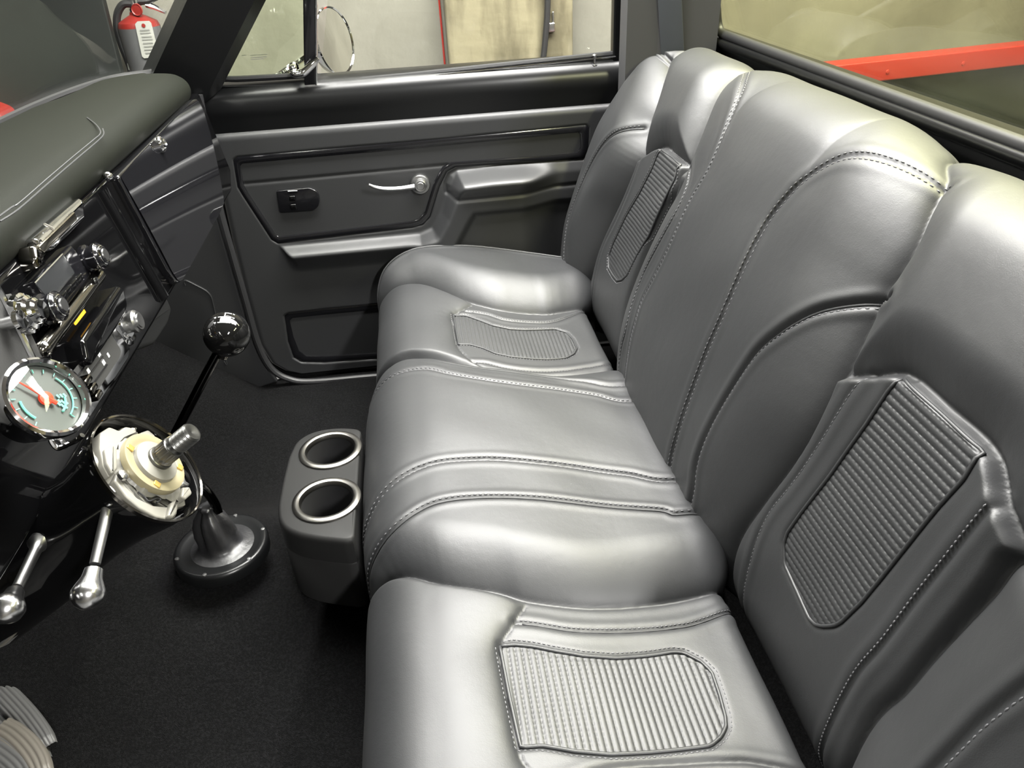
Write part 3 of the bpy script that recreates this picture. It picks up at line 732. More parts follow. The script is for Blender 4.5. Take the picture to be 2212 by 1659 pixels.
# weather seal round the door opening
b = MB(); P = crom([ony(p, .730) for p in [(429, 205), (440, 262), (462, 380), (474, 450), (500, 545), (530, 650), (556, 740), (585, 795), (625, 819), (680, 824), (820, 812), (1000, 800)]], 5)
b.tube(P, .0085, 10); mesh_obj('door_seal', b.V, b.F, RUB, label='black rubber weather seal around the front and foot of the passenger door opening', cat='seal')
# kick panel in front of the door
KY = .738
kp = [ony(p, KY) for p in [(420, 215), (454, 380), (472, 470), (497, 560), (527, 665), (552, 745), (580, 798), (598, 826), (545, 845), (480, 830), (420, 810), (345, 800), (250, 770), (60, 720), (-300, 640), (-300, 420), (100, 330), (330, 232)]]
b = MB(); b.prism(kp, NY, -.016, 0, .008); mesh_obj('kick_panel', b.V, b.F, PLA, label='dark grey moulded kick panel between the dashboard and the passenger door', cat='panel', smooth=True, angle=50)
kick = bpy.data.objects['kick_panel']
b = MB(); P = [ony(p, KY-.001) for p in [(392, 600), (425, 615), (455, 632), (470, 690), (482, 745), (492, 795)]]; P = rounded([P[0], P[2], P[5]], .02, 5); b.tube(P, .0022, 6)
b.obj('moulded_rib', PLA, kick)
slab0 = MB(); slab0.box((-1.12, -.1, .40), (.02, .86, .42)); S_(slab0.obj('wall_firewall', CARPET, smooth=False), kind='structure')
# A pillar and B pillar, roof, rear wall as the cab structure
b = MB(); a0 = ony((336, 150), .72); a1 = ony((436, 205), .735); u = np.array([.80, -.06, 1.0])
lo = [np.array([-.535, .72, .78]), np.array([-.445, .745, .73]), np.array([-.405, .775, .755]), np.array([-.47, .83, .80]), np.array([-.56, .80, .80])]
hi = [p+u*.45 for p in lo]; m = 5
b.add(lo+hi, [(i, (i+1) % m, m+(i+1) % m, m+i) for i in range(m)]+[tuple(range(m))[::-1], tuple(range(m, 2*m))])
S_(b.obj('trim_1', SATIN, smooth=False), kind='structure')
b = MB(); v = np.array([-.02, -.10, 1.0])
lo = [np.array([.466, .745, .10]), np.array([.53, .735, .10]), np.array([.645, .70, .10]), np.array([.68, .80, .10]), np.array([.466, .80, .10])]
hi = [p+v*1.15+[0, 0, 0] for p in lo]
b.add(lo+hi, [(i, (i+1) % m, m+(i+1) % m, m+i) for i in range(m)]+[tuple(range(m))[::-1], tuple(range(m, 2*m))])
S_(b.obj('trim_2', HEAD, smooth=False), kind='structure')
b = MB(); c0, c1 = ony((1452, 92), .652), ony((1447, 0), .643); dd = (c1-c0)/np.linalg.norm(c1-c0)
ss = np.array([.93, -.36, 0]); ss -= dd*(ss@dd); ss /= np.linalg.norm(ss)
b.box(c0+dd*.175, (.0235, .0015, .205), [ss, np.cross(dd, ss), dd], r=.0012)
mesh_obj('belt_strap', b.V, b.F, mat('grey_webbing', (.06, .066, .078), .6, bump=[('n', 700, .3, .001)]), label='blue grey flat strap running up the rear cab pillar beside the rear window', cat='strap')
# rear wall under the window with the rolled sill
def rear_prof(): return [(.70, .05), (.70, .60), (.685, .70), (.660, .760), (.645, .784), (.638, .790), (.636, .800), (.648, .806), (.70, .806)]
Pq = crom(rear_prof(), 6); n = len(Pq); V = []
for y in (-1.0, .78):
    for x, z in Pq: V.append((x, y, z))
S_(mesh_obj('wall_back', V, [(i, i+1, n+i+1, n+i) for i in range(n-1)], SATIN, angle=None), kind='structure')
# rear window glass with rubber
def rg(y, z): return np.array([.655-.22*(z-.82), y, z])
b = MB(); A = [rg(-.95, .797), rg(.68, .797), rg(.64, 1.2), rg(-.95, 1.2)]; q = np.array([.004, 0, 0])
b.add(A+[p+q for p in A], [(0, 1, 2, 3), (7, 6, 5, 4), (0, 4, 5, 1), (1, 5, 6, 2), (2, 6, 7, 3), (3, 7, 4, 0)])
rwin = S_(b.obj('window_1', GL_REAR, smooth=False), kind='structure')
b = MB(); P = list(rounded([rg(-.95, .805)+[-.008, 0, 0], rg(.672, .812)+[-.008, 0, 0], rg(.632, 1.2)+[-.008, 0, 0]], [0.001, .03, .001], 8)[6:]); P = [rg(-.95, .805)+[-.008, 0, 0]]+P
b.tube(P, .009, 12); b.obj('window_seal', RUB, rwin, lab='black rubber window seal')
# windshield
b = MB(); base = crom([(-.66, -1.0, .79), (-.67, -.4, .795), (-.67, .1, .797), (-.655, .45, .80), (-.60, .66, .803), (-.53, .745, .80)], 8); n = len(base)
V = list(base)+[p+np.array([.36, -.03 if p[1] > 0 else .03, .40]) for p in base]; V += [p-np.array([.004, 0, 0]) for p in V]
F = [(i, i+1, n+i+1, n+i) for i in range(n-1)]+[(2*n+i, 3*n+i, 3*n+i+1, 2*n+i+1) for i in range(n-1)]
wsh = S_(mesh_obj('window_2', V, F, GL_CLEAR, angle=None), kind='structure')
b = MB(); b.tube([p+np.array([.006, 0, .002]) for p in base], .007, 8); b.obj('windshield_seal', RUB, wsh)
# cowl panel outside, in front of the glass
b = MB(); b.box((-1.09, -.1, .64), (.40, .88, .03), r=.02); S_(b.obj('trim_3', SATIN), kind='structure')

# ================================================================== GARAGE
GZ = -.62
def slab(name, c, h, m_, **k):
    b = MB(); b.box(c, h); return S_(b.obj(name, m_, smooth=False), kind='structure')
slab('ground', (0, -1, GZ-.05), (6, 6, .05), GFLOOR)
WY = 2.05
slab('wall_right', (0, WY+.1, 1.0), (6, .1, 1.65), CONC)
slab('wall_rear', (5.1, -1, 1.0), (.1, 6, 1.65), KHAKI)
slab('wall_front', (-5.1, -1, 1.0), (.1, 6, 1.65), CONC)
slab('wall_left', (0, -6.1, 1.0), (6, .1, 1.65), CONC)
slab('garage_ceiling', (0, -1, CEIL_Z+.15), (6, 6, .05), GCEIL)
for i, (x, y, L, W, rot, watts) in enumerate(LAMPS):
    where = {0: 'beside the open driver side behind the camera', 1: 'ahead of the camera on the driver side', 2: 'over the nose of the truck', 3: 'over the front corner near the extinguisher wall', 4: 'above the passenger door, widened to spread the seat sheen', 5: 'against the wall above the yellowed pilaster, added unseen for cushion sheen', 6: 'over the truck bed near the wall', 7: 'over the truck bed on the driver side'}[i]
    t = empty('ceiling_lamp', (x, y, CEIL_Z), 'long white lamp under the garage ceiling '+where, 'lamp', 'garage ceiling lamps')
    t.rotation_euler = (0, 0, math.radians(rot))
    b = MB(); b.box((x, y, CEIL_Z+.03), (L/2+.03, W/2+.02, .03), r=.01); b.obj('housing', GCEIL, t)
    b = MB(); b.box((x, y, CEIL_Z), (L/2, W/2, .004)); b.obj('diffuser', LAMPM, t, smooth=False)
    o = lamp_light(x, y, L, W, rot, watts); COL.objects.link(o); o.parent = t
# pilaster, joint line, conduit on the wall seen through the side glass
pa, pb = ony((967, 100), WY-.06)[0], ony((1236, 100), WY-.06)[0]
b = MB(); b.box(((pa+pb)/2, WY-.02, .95), ((pb-pa)/2, .06, 1.6), r=.01); S_(b.obj('wall_pilaster', CONCY), kind='structure')
b = MB(); x = ony((955, 60), WY)[0]; b.tube([(x, WY-.004, -.5), (x-.005, WY-.004, 2.4)], .004, 6)
mesh_obj('painted_line', b.V, b.F, RED, label='thin red vertical line on the concrete wall left of the yellowed pilaster', cat='line')
b = MB(); P = crom([ony(p, WY-.10) for p in [(1186, -200), (1183, 0), (1180, 60), (1173, 128), (1160, 190), (1120, 300)]], 6); b.tube(P, .011, 10)
mesh_obj('black_cable', b.V, b.F, RUB, label='black cable hanging down the yellowed concrete pilaster outside the side glass', cat='cable')
c = ony((1189, 53), WY-.10); b = MB(); b.box(c+[.0, .01, -.01], (.017, .012, .016), r=.004); b.box(c+[.012, .012, .018], (.003, .004, .022), r=.001)
mesh_obj('cable_clip', b.V, b.F, ALU, label='small metal clip holding the black cable to the pilaster', cat='clip')
# black board and red post left of the extinguisher
q = [ony(p, WY-.25) for p in [(-500, -300), (195, -60), (222, 0), (268, 182), (300, 420), (-500, 420)]]
b = MB(); b.prism(q, NY, -.03, 0, .004); mesh_obj('black_board', b.V, b.F, BLKBOARD, label='large black board leaning by the concrete wall left of the fire extinguisher', cat='board', smooth=False)
q = [ony(p, WY-.35) for p in [(-260, 150), (0, 245), (14, 272), (60, 280), (60, 330), (-260, 330)]]
b = MB(); b.prism(rounded(q, .02), NY, -.10, 0, .012); mesh_obj('red_cabinet', b.V, b.F, RED, label='red painted box corner low beside the black board outside the windshield', cat='box')
# fire extinguisher on the wall
EY = WY-.12
ex = ony((310, 100), EY)
fe = empty('fire_extinguisher', ex+[0, .08, -.12], 'red fire extinguisher with white paper tag hanging on the pale concrete wall', 'fire extinguisher')
zt, zb = ony((312, 46), EY)[2], ony((312, 152), EY)[2]-.03; cx = ony((311, 95), EY)[0]; R_ = .066
b = MB(); b.lathe((cx, EY, zb), (0, 0, 1), [(0, R_*.8), (.006, R_*.98), (.012, R_), (zt-zb-.012, R_), (zt-zb, R_*.93), (zt-zb+.012, R_*.60), (zt-zb+.022, R_*.3), (zt-zb+.03, R_*.26)], 36); b.obj('cylinder', REDD, fe)
b = MB(); b.lathe((cx, EY, zb+.03), (0, 0, 1), [(0, R_+.001), (zt-zb-.045, R_+.001)], 36, caps=False); b.obj('label_wrap', SILV, fe, lab='silver grey printed label')
b = MB(); b.lathe((cx, EY, zt+.02), (0, 0, 1), [(0, .016), (.02, .016), (.022, .013), (.05, .013), (.052, .018), (.065, .015)], 20); b.obj('valve', ALU, fe)
b = MB(); gc = ony((297, 22), EY-.03); b.lathe(gc+[0, .012, 0], (-.2, -1, .1), [(0, .014), (.010, .019), (.014, .017), (.012, .014), (.0125, .0001)], 24); b.obj('pressure_gauge', REDD, fe, lab='round red pressure gauge')
b = MB(); b.tube([ony((318, 10), EY-.01), ony((335, 16), EY-.02), ony((358, 27), EY-.03)], [.011, .009, .006], 8); b.obj('handle', ALU, fe)
b = MB(); b.tube([ony((300, 4), EY-.01), ony((322, 2), EY-.02), ony((340, -4), EY-.02)], [.011, .009, .006], 8); b.obj('carry_handle', RUB, fe)
b = MB(); b.tube(crom([ony(p, EY-.01) for p in [(285, 8), (266, 10), (254, 30), (253, 60), (262, 95), (274, 125), (283, 150), (288, 185)]], 6), .012, 10); b.obj('hose', RUB, fe)
b = MB(); b.tube([ony((283, 136), EY-.012), ony((286, 150), EY-.012)], .0145, 10); b.obj('hose_band', WHITE, fe)
tg = [ony(p, EY-R_-.004) for p in [(292, 52), (297, 46), (322, 45), (327, 50), (344, 118), (340, 122), (312, 126), (307, 122)]]
b = MB(); b.prism(tg, NY, 0, .0015); tag_ = b.obj('paper_tag', WHITE, fe, smooth=False, lab='white paper inspection tag')
for k, (p0, p1) in enumerate([((302, 66), (323, 64)), ((303, 72), (325, 70)), ((306, 80), (327, 78)), ((307, 86), (329, 84)), ((309, 94), (330, 92)), ((311, 101), (333, 99)), ((312, 108), (334, 106)), ((314, 115), (336, 113))]):
    a, c = ony(p0, EY-R_-.0065), ony(p1, EY-R_-.0065); b = MB(); b.box((a+c)/2, (abs(c[0]-a[0])/2, .0004, .0022)); b.obj('print_line', INK, tag_, smooth=False)
b = MB(); a = ony((310, 55), EY-R_-.007); b.lathe(a, NY, [(0, .006), (.001, .006), (.0015, .0001)], 14); b.obj('tag_eyelet', REDD, tag_)
# chrome door mirror
MY = .98; mc = ony((724, 89), MY)
mir = empty('door_mirror', ony((572, 188), .852), 'round chrome door mirror standing outside the passenger side glass', 'mirror')
nrm = np.array([.88, -.46, .14]); nrm /= np.linalg.norm(nrm)
b = MB(); b.lathe(mc-nrm*.03, nrm, [(-.012, .01), (-.008, .04), (.008, .068), (.024, .075), (.030, .076), (.033, .074), (.031, .071)], 48, caps=False); hd = b.obj('mirror_head', CHR, mir)
b = MB(); b.lathe(mc-nrm*.03, nrm, [(.030, .0718), (.0312, .03), (.0315, .0001)], 48, caps=False); b.obj('mirror_face', MIRR, mir, lab='round reflecting mirror glass')
b = MB(); b.tube(crom([ony((572, 188), .852), ony((596, 168), .86), ony((622, 149), .88), ony((650, 128), .92), mc-nrm*.035], 6), .0075, 10); b.obj('mirror_arm', CHR, mir)
# red rail and dark barrier behind the truck, seen through the rear glass
ra, rb = onz((1735, 152), .53), onz((2330, 88), .53)
dirr = (rb-ra)/np.linalg.norm(rb-ra); per = np.array([-dirr[1], dirr[0], 0]); per = per if per[1] > 0 else -per
A = ra-dirr*1.2; B_ = rb+dirr*1.6; L = np.linalg.norm(B_-A)
rail = empty('red_steel_rail', (A+B_)/2-[0, 0, .1], 'bright red steel rail above a dark sheet outside the rear window', 'rail')
b = MB(); b.box((A+B_)/2+per*.04+[0, 0, -.03], (L/2, .045, .036), [dirr, per, (0, 0, 1)], r=.006); b.obj('beam', RED, rail)
for t in np.linspace(.9, L-.5, 9):
    b = MB(); b.lathe(A+dirr*t+per*(-.005)+[0, 0, -.035], -per, [(0, .008), (.003, .007), (.0045, .0001)], 10); b.obj('rivet', RED, rail)
b = MB(); b.box((A+B_)/2+per*.045+[0, 0, -.62], (L/2, .02, .55), [dirr, per, (0, 0, 1)]); b.obj('dark_sheet', BLKBOARD, rail, smooth=False, lab='dark sheet under the red beam')

# ================================================================== DASHBOARD
dash = empty('dashboard', (-.50, -.15, .60), 'gloss black dashboard with padded top and chrome trimmed radio and heater controls', 'dashboard')
FN = np.array([.985, 0, .165]); FN /= np.linalg.norm(FN); FP = np.array([-.42, 0, .77])
def F_(p, d=0.0): return onplane(p, FP+FN*d, FN)
UP = np.array([-.165, 0, .985]); UP /= np.linalg.norm(UP); EY_ = np.array([0, 1.0, 0])
def Fpoly(pxs, d=0.0): return [F_(p, d) for p in pxs]
# padded top
def pad_sec(y):
    k = np.clip((y-.56)/.10, 0, 1); e = 1-math.sqrt(max(0, 1-k**2.2))
    xw = np.interp(y, [-1, -.4, .1, .45, .66, .745], [-.66, -.67, -.67, -.655, -.60, -.54])+.012
    q = [(-.458, .762), (-.440, .763), (-.424, .771), (-.417, .785), (-.420, .800), (-.432, .812), (-.455, .820), (-.51, .822), (-.58, .815), (xw, .803)]
    q = crom(q, 5); c = np.array([-.51, .780])
    q = q.copy(); s = 1-.55*e
    near = q[:, 0] > -.51
    q[near] = c+(q[near]-c)*np.array([s*1.0, s])
    q[:, 1] = np.where(near, q[:, 1], .780+(q[:, 1]-.780)*(1-.3*e))
    return q
ysd = list(np.arange(-1.0, .56, .02))+list(np.linspace(.56, .66, 14)); V = []
for y in ysd:
    for x, z in pad_sec(y): V.append((x, y, z))
m = len(pad_sec(0)); V += [V[-m+i] if i else V[-m] for i in range(0)]
faces = [tuple(f) for f in grid_faces(len(ysd), m)[:, ::-1]]+[tuple(range((len(ysd)-1)*m, len(ysd)*m))]
pad = mesh_obj('dash_pad', V, faces, VINYL, dash, angle=60, lab='leather wrapped dash pad with a double stitched panel')
st_path = [onz(p, .8225) for p in [(0, 466), (40, 440), (100, 388), (160, 337), (205, 300), (216, 290), (216, 281), (206, 268), (188, 254)]]
st_path = [np.array([-.414, -.9, .819]), np.array([-.414, -.5, .819])]+[p for p in st_path]
b = MB(); b.tube(crom(st_path, 5), .0009, 6); b.obj('pad_seam', LEA, pad)
st2 = [onz(p, .8225) for p in [(0, 478), (40, 452), (100, 400), (165, 344), (212, 304), (224, 290), (222, 278)]]
b = MB(); b.tube(crom(st2, 5), .0009, 6); b.obj('pad_seam', LEA, pad)
# face
b = MB()
Z0, Z1 = .585, .772
def fp(y, z, d=0): return FP+UP*((z-.77)/UP[2])+EY_*y+FN*d
b.prism([fp(-1.0, Z0), fp(.60, Z0), fp(.655, Z0+.03), fp(.66, Z1), fp(-1.0, Z1)], FN, -.16, 0, .010)
b.obj('dash_face', GLOSS, dash, angle=50, lab='gloss black painted face')
# glove box door: polished and slightly crowned
gl = Fpoly([(237, 384), (404, 217), (414, 216), (426, 240), (441, 295), (456, 360), (470, 432), (471, 448), (378, 612), (368, 617), (352, 595)])
gl = rounded(gl, .006, 4)
b = MB(); b.prism(gl, FN, 0, .0115, .003)
gu = np.array([[(p-FP)@EY_, (p-FP)@UP] for p in gl]); gc_ = gu.mean(0); gu = gc_+(gu-gc_)*.985
rows = np.linspace(gu[:, 1].min()+.0005, gu[:, 1].max()-.0005, 60); GV = []
for u_ in rows:
    yy = []
    for k in range(len(gu)):
        a, c = gu[k], gu[(k+1) % len(gu)]
        if (a[1] > u_) != (c[1] > u_): yy.append(a[0]+(c[0]-a[0])*(u_-a[1])/(c[1]-a[1]))
    for y in np.linspace(min(yy), max(yy), 40): GV.append(FP+EY_*y+UP*u_+FN*(.0125+.0015*(1-((u_-gc_[1])/.085)**2)))
b.add(GV, [tuple(f) for f in grid_faces(60, 40)[:, ::-1]])
glv = b.obj('glove_box_door', MIRRORBLACK, dash, angle=30, lab='mirror polished black glove box door')
def disc_stack(parent, px, d, prof, m_, name, n=36, axis=None, lab=None, flute=None):
    c = F_(px, d); b = MB(); b.lathe(c, FN if axis is None else axis, prof, n, flute=flute); return b.obj(name, m_, parent, lab=lab)
b = MB(); c = F_((347, 311), .016); 
# oval lock button
prof = [(-.004, .0125), (.002, .0125), (.004, .011), (.0045, .008), (.003, .007), (.007, .0065), (.008, .0045), (.0065, .003), (.0066, .0001)]
b.lathe(c, FN, prof, 28); b.obj('lock_button', CHR, glv, lab='chrome glove box push lock')
b = MB(); c = F_((233, 381), .008); b.sphere(c, .0065, 14); b.obj('hinge_stud', CHR, glv)
# rounded vertical mouldings beside the glove box
for px0, px1, r_ in (((205, 412), (340, 645), .016),):
    b = MB(); P0, P1 = F_(px0, -.007), F_(px1, -.007); b.tube([P0, P0*.5+P1*.5, P1], r_, 28); b.obj('face_moulding', GLOSS, dash)
# chrome ash tray drawer
ash = Fpoly([(46, 522), (149, 432), (158, 446), (160, 480), (92, 546), (62, 548)])
b = MB(); b.prism(rounded(ash, .003, 3), FN, 0, .016, .007); at_ = b.obj('ash_tray', CHR, dash, angle=30, lab='chrome fronted ash tray')
b = MB(); b.tube([F_((96, 484), .0150), F_((112, 492), .0160), F_((127, 512), .0150)], .0014, 6); b.obj('tray_bead', WPL, at_)
b = MB(); b.prism(rounded(Fpoly([(38, 536), (66, 548), (64, 574), (52, 590), (40, 565)]), .003, 3), FN, 0, .018, .006); b.obj('tray_end', DCHR, at_, angle=30)
b = MB(); b.prism(rounded(Fpoly([(74, 534), (152, 458), (160, 476), (88, 549)], .014), .002, 3), FN, 0, .005, .002); b.obj('tray_strip', mat('warm_chrome', (.62, .58, .50), .15, metal=1.0), at_, angle=30, lab='pale chrome strip along the tray')
hx = [onx(p, -.47) for p in [(292, 655), (360, 636), (374, 668), (366, 700), (338, 744), (318, 752), (278, 764), (262, 735)]]
b = MB(); b.prism(rounded(hx, .012, 4), (1, 0, 0), -.10, 0, .010); b.obj('heater_box', PLA, dash, angle=50, lab='dark grey moulded box under the dashboard')
# radio
rad = empty('x', (0, 0, 0), 'x', 'x'); bpy.data.objects.remove(rad)
rb_ = Fpoly([(60, 612), (136, 532), (170, 575), (182, 606), (118, 690), (88, 668)])
b = MB(); b.prism(rounded(rb_, .004, 3), FN, 0, .010, .003); rd = b.obj('radio', TRIMB, dash, angle=40, lab='black radio with chrome ringed knobs')
b = MB(); b.prism(rounded(Fpoly([(74, 612), (134, 549), (160, 590), (108, 654)], .010), .003, 3), FN, 0, .0015, .0008); b.obj('display', mat('radio_dial_glass', (.02, .021, .022), .25), rd, angle=40, lab='grey radio dial window')
b = MB(); P = [F_((74, 612), .012), F_((134, 549), .012)]; b.tube(P, .0012, 6); b.obj('dial_trim', CHR, rd)
for k in range(5):
    t = k/4; c = F_((122+46*t, 656-52*t), .0135); b = MB(); b.box(c, (.0035, .0085, .004), [FN, EY_, UP], r=.0012); b.obj('push_button', GLOSS, rd)
b = MB(); b.tube([F_((112, 655), .012), F_((164, 598), .012)], .0012, 6); b.obj('button_trim', CHR, rd)
kp_ = [(0, .0165), (.004, .0165), (.005, .013), (.012, .013), (.013, .0155), (.018, .0155), (.020, .0135), (.021, .0125), (.0215, .0105), (.023, .010), (.0235, .0085), (.0225, .007), (.023, .0001)]
for px in ((186, 560), (90, 670)):
    kb = disc_stack(rd, px, .008, kp_, TRIMB, 'radio_knob', 40)
    c = F_(px, .008); b = MB(); b.lathe(c, FN, [(.0165, .0160), (.0175, .0163), (.0185, .0160)], 36, caps=False); b.obj('knob_ring', CHR, kb)
    b = MB(); b.lathe(c, FN, [(.0205, .0118), (.0222, .0116), (.0226, .0108)], 36, caps=False); b.obj('knob_ring', CHR, kb)
    b = MB(); b.lathe(c, FN, [(.0225, .0075), (.0245, .0068), (.0248, .0001)], 36); b.obj('knob_cap', BRU, kb)
# smoked chrome bar under the radio with an amber glow
b = MB(); P0, P1 = F_((95, 752), .012), F_((211, 598), .012); dr = (P1-P0)/np.linalg.norm(P1-P0)
b.lathe(P0, dr, [(-.010, .0001), (-.009, .004), (-.005, .0075), (0, .0085), (np.linalg.norm(P1-P0), .0085), (np.linalg.norm(P1-P0)+.005, .0078), (np.linalg.norm(P1-P0)+.010, .003), (np.linalg.norm(P1-P0)+.0105, .0001)], 20)
br = b.obj('chrome_bar', DCHR, dash, lab='smoked chrome bar between the radio and a black box')
b = MB(); b.lathe(F_((207, 606), .0205), FN, [(0, .0045), (.0015, .0042), (.002, .0001)], 16); b.obj('bar_screw', CHR, br)
b = MB(); b.box(F_((172, 685), .010), (.001, .016, .0022), [FN, EY_, UP], r=.0008); b.obj('amber_light', AMBER, dash, lab='small glowing amber light')
bx = Fpoly([(137, 745), (221, 625), (232, 632), (241, 668), (236, 690), (160, 800), (148, 790)])
b = MB(); b.prism(rounded(bx, .004, 3), FN, 0, .022, .005); b.obj('black_box', GLOSS, dash, angle=40, lab='gloss black blank box')
# heater control
hp = Fpoly([(142, 814), (229, 703), (244, 722), (268, 757), (264, 776), (180, 905), (166, 900)])
b = MB(); b.prism(rounded(hp, .004, 3), FN, 0, .009, .002); ht = b.obj('heater_control', CHR, dash, angle=40, lab='heater control with chrome rim and grey face')
hf = Fpoly([(147, 815), (229, 710), (241, 726), (260, 757), (257, 772), (179, 890), (169, 888)], .009)
b = MB(); b.prism(rounded(hf, .004, 3), FN, 0, .001); hfc = b.obj('control_face', BEZ, ht, angle=40)
for a, c in (((168, 812), (212, 755)), ((180, 828), (222, 771)), ((192, 842), (231, 788))):
    b = MB(); b.tube([F_(a, .0104), F_(c, .0104)], .0011, 6); b.obj('slider_slot', TRIMB, hfc)
for p, ww in (((204, 749), .003), ((214, 765), .005), ((224, 783), .005), ((191, 801), .0045), ((234, 767), .003), ((156, 818), .004)):
    b = MB(); c = F_(p, .0103)
    for k in range(3): b.box(c+EY_*(k-1)*ww*.45, (.0003, ww*.13, .0026), [FN, EY_, UP])
    b.obj('printed_word', WINK, hfc, smooth=False)
for p in ((170, 826), (182, 843), (193, 858)):
    b = MB(); b.box(F_(p, .020), (.012, .008, .0035), [FN, EY_, UP], r=.002); b.obj('slider_knob', DCHR, ht)
# chrome knob with oval plate
b = MB(); c = F_((262, 702), .002); V0 = []
b.lathe(c, FN, [(0, .0235), (.004, .0225), (.006, .019), (.005, .0155), (.007, .014)], 36, flute=lambda a, t: 1+.22*abs(math.sin(a))); kn = b.obj('fan_knob', CHR, dash, lab='chrome knob on an oval chrome plate')
b = MB(); b.lathe(c, FN, [(.004, .0125), (.014, .0125), (.015, .0145), (.020, .0145), (.022, .012), (.024, .0115), (.0235, .009), (.025, .0085), (.0255, .0001)], 40); b.obj('knob', BRU, kn)
# big chrome knob further left
b = MB(); c = F_((36, 682), .012); fl = lambda a, t: 1+.03*(math.sin(a*30) > 0) if t < .012 else 1
b.lathe(c, FN, [(-.012, .010), (.004, .010), (.005, .0195), (.011, .0195), (.012, .017), (.016, .0165), (.018, .013), (.022, .0125), (.024, .0095), (.0265, .009), (.027, .0001)], 60, flute=fl); b.obj('light_switch_knob', CHR, dash, lab='fluted chrome switch knob')
b = MB(); c = F_((8, 700), .014); b.lathe(c, FN, [(-.012, .006), (.012, .006), (.014, .010), (.018, .009), (.019, .0001)], 24); b.obj('small_knob', CHR, dash)
# instrument face with chrome edge
ib = Fpoly([(-260, 880), (-260, 690), (0, 640), (10, 660), (78, 796), (84, 835), (30, 905), (-60, 960)])
b = MB(); b.prism(ib, FN, 0, .012, .002); ip = b.obj('instrument_bezel', BEZ, dash, angle=40, lab='grey instrument bezel edged in chrome')
b = MB(); b.tube(crom(Fpoly([(-30, 590), (0, 632), (30, 690), (60, 752), (84, 806), (86, 836)], .013), 4), .0032, 8); b.obj('bezel_trim', CHR, ip)
# ---- round gauge with chrome cup on a bracket above the steering column
gp = ony((97, 862), -.41); gn = np.array([.80, -.26, .54]); gn /= np.linalg.norm(gn)
gau = empty('round_gauge', gp-gn*.03-[0, 0, .04], 'round chrome rimmed gauge with red needle above the steering column', 'gauge')
b = MB(); b.lathe(gp, gn, [(-.040, .018), (-.036, .026), (-.020, .031), (-.006, .0335), (-.004, .0355), (.002, .037), (.006, .0365), (.0075, .034), (.006, .0315), (.001, .031)], 56, caps=False); b.obj('bezel', CHR, gau)
b = MB(); b.lathe(gp, gn, [(-.001, .0312), (-.0008, .0001)], 48, caps=False); dl = b.obj('dial', DIAL, gau)
g1 = np.cross(gn, (0, 0, 1)); g1 /= np.linalg.norm(g1); g2 = np.cross(g1, gn)   # right and up on the dial as the driver sees it
if g1 @ np.array([0, 1, 0]) < 0: g1 = -g1
if g2[2] < 0: g2 = -g2
def gd(r, deg, d=0.0004): return gp+gn*d+(g1*math.cos(math.radians(deg))+g2*math.sin(math.radians(deg)))*r
for a0_, a1_, r_, wd in ((150, 200, .021, .0022), (-75, 20, .0235, .0016), (-80, -30, .017, .0022)):
    b = MB(); b.tube([gd(r_, a) for a in np.linspace(a0_, a1_, 12)], wd*.5, 6); b.obj('dial_band', TEAL, dl)
for k in range(15):
    a = 205-k*20; b = MB(); b.tube([gd(.024, a), gd(.0275, a)], .0005, 4); b.obj('dial_tick', TEAL, dl)
for k, a in enumerate((-62, -48, -25)):
    b = MB()
    for j in range(3): b.box(gd(.0115+.003*j, a, .0006), (.0009, .0018, .0002), [g1, g2, gn])
    b.obj('dial_marking', TEAL, dl)
hubp = gp+gn*.003
b = MB(); b.lathe(gp, gn, [(.0005, .006), (.003, .0058), (.004, .004), (.0042, .0001)], 24); hb_ = b.obj('needle_hub', REDN, gau)
b = MB(); b.tube([gd(0, 0, .003), gd(.025, 108, .003)], [.0016, .0005], 6); b.obj('needle', REDN, gau)
b = MB(); b.tube([gd(0, 0, .003), gd(.009, -72, .003)], [.0016, .0018], 6); b.obj('needle_tail', REDN, gau)
b = MB(); b.lathe(gp, gn, [(.0045, .0318), (.0055, .02), (.006, .0001)], 48, caps=False); b.obj('gauge_glass', GL_SMOKE, gau)
b = MB(); P = crom([gp-gn*.03+[0, .0, -.02], ony((128, 950), -.36), ony((140, 965), -.37)], 5); b.tube(P, .003, 8); b.obj('bracket', ALU, gau)
b = MB(); b.tube([ony(p, -.36) for p in [(-10, 915), (8, 930), (30, 955), (38, 985)]], .004, 8); b.lathe(ony((36, 990), -.365), (.3, -.8, .3), [(-.004, .012), (.002, .012), (.004, .009), (.007, .006), (.0075, .0001)], 20)
b.obj('clamp', CHR, gau, lab='chrome clamp strap with round nut')
b = MB(); b.tube(crom([ony(p, -.37) for p in [(105, 935), (112, 955), (125, 968), (142, 962), (168, 950), (178, 940)]], 5), .0026, 8); b.obj('wire_hook', CHR, gau)

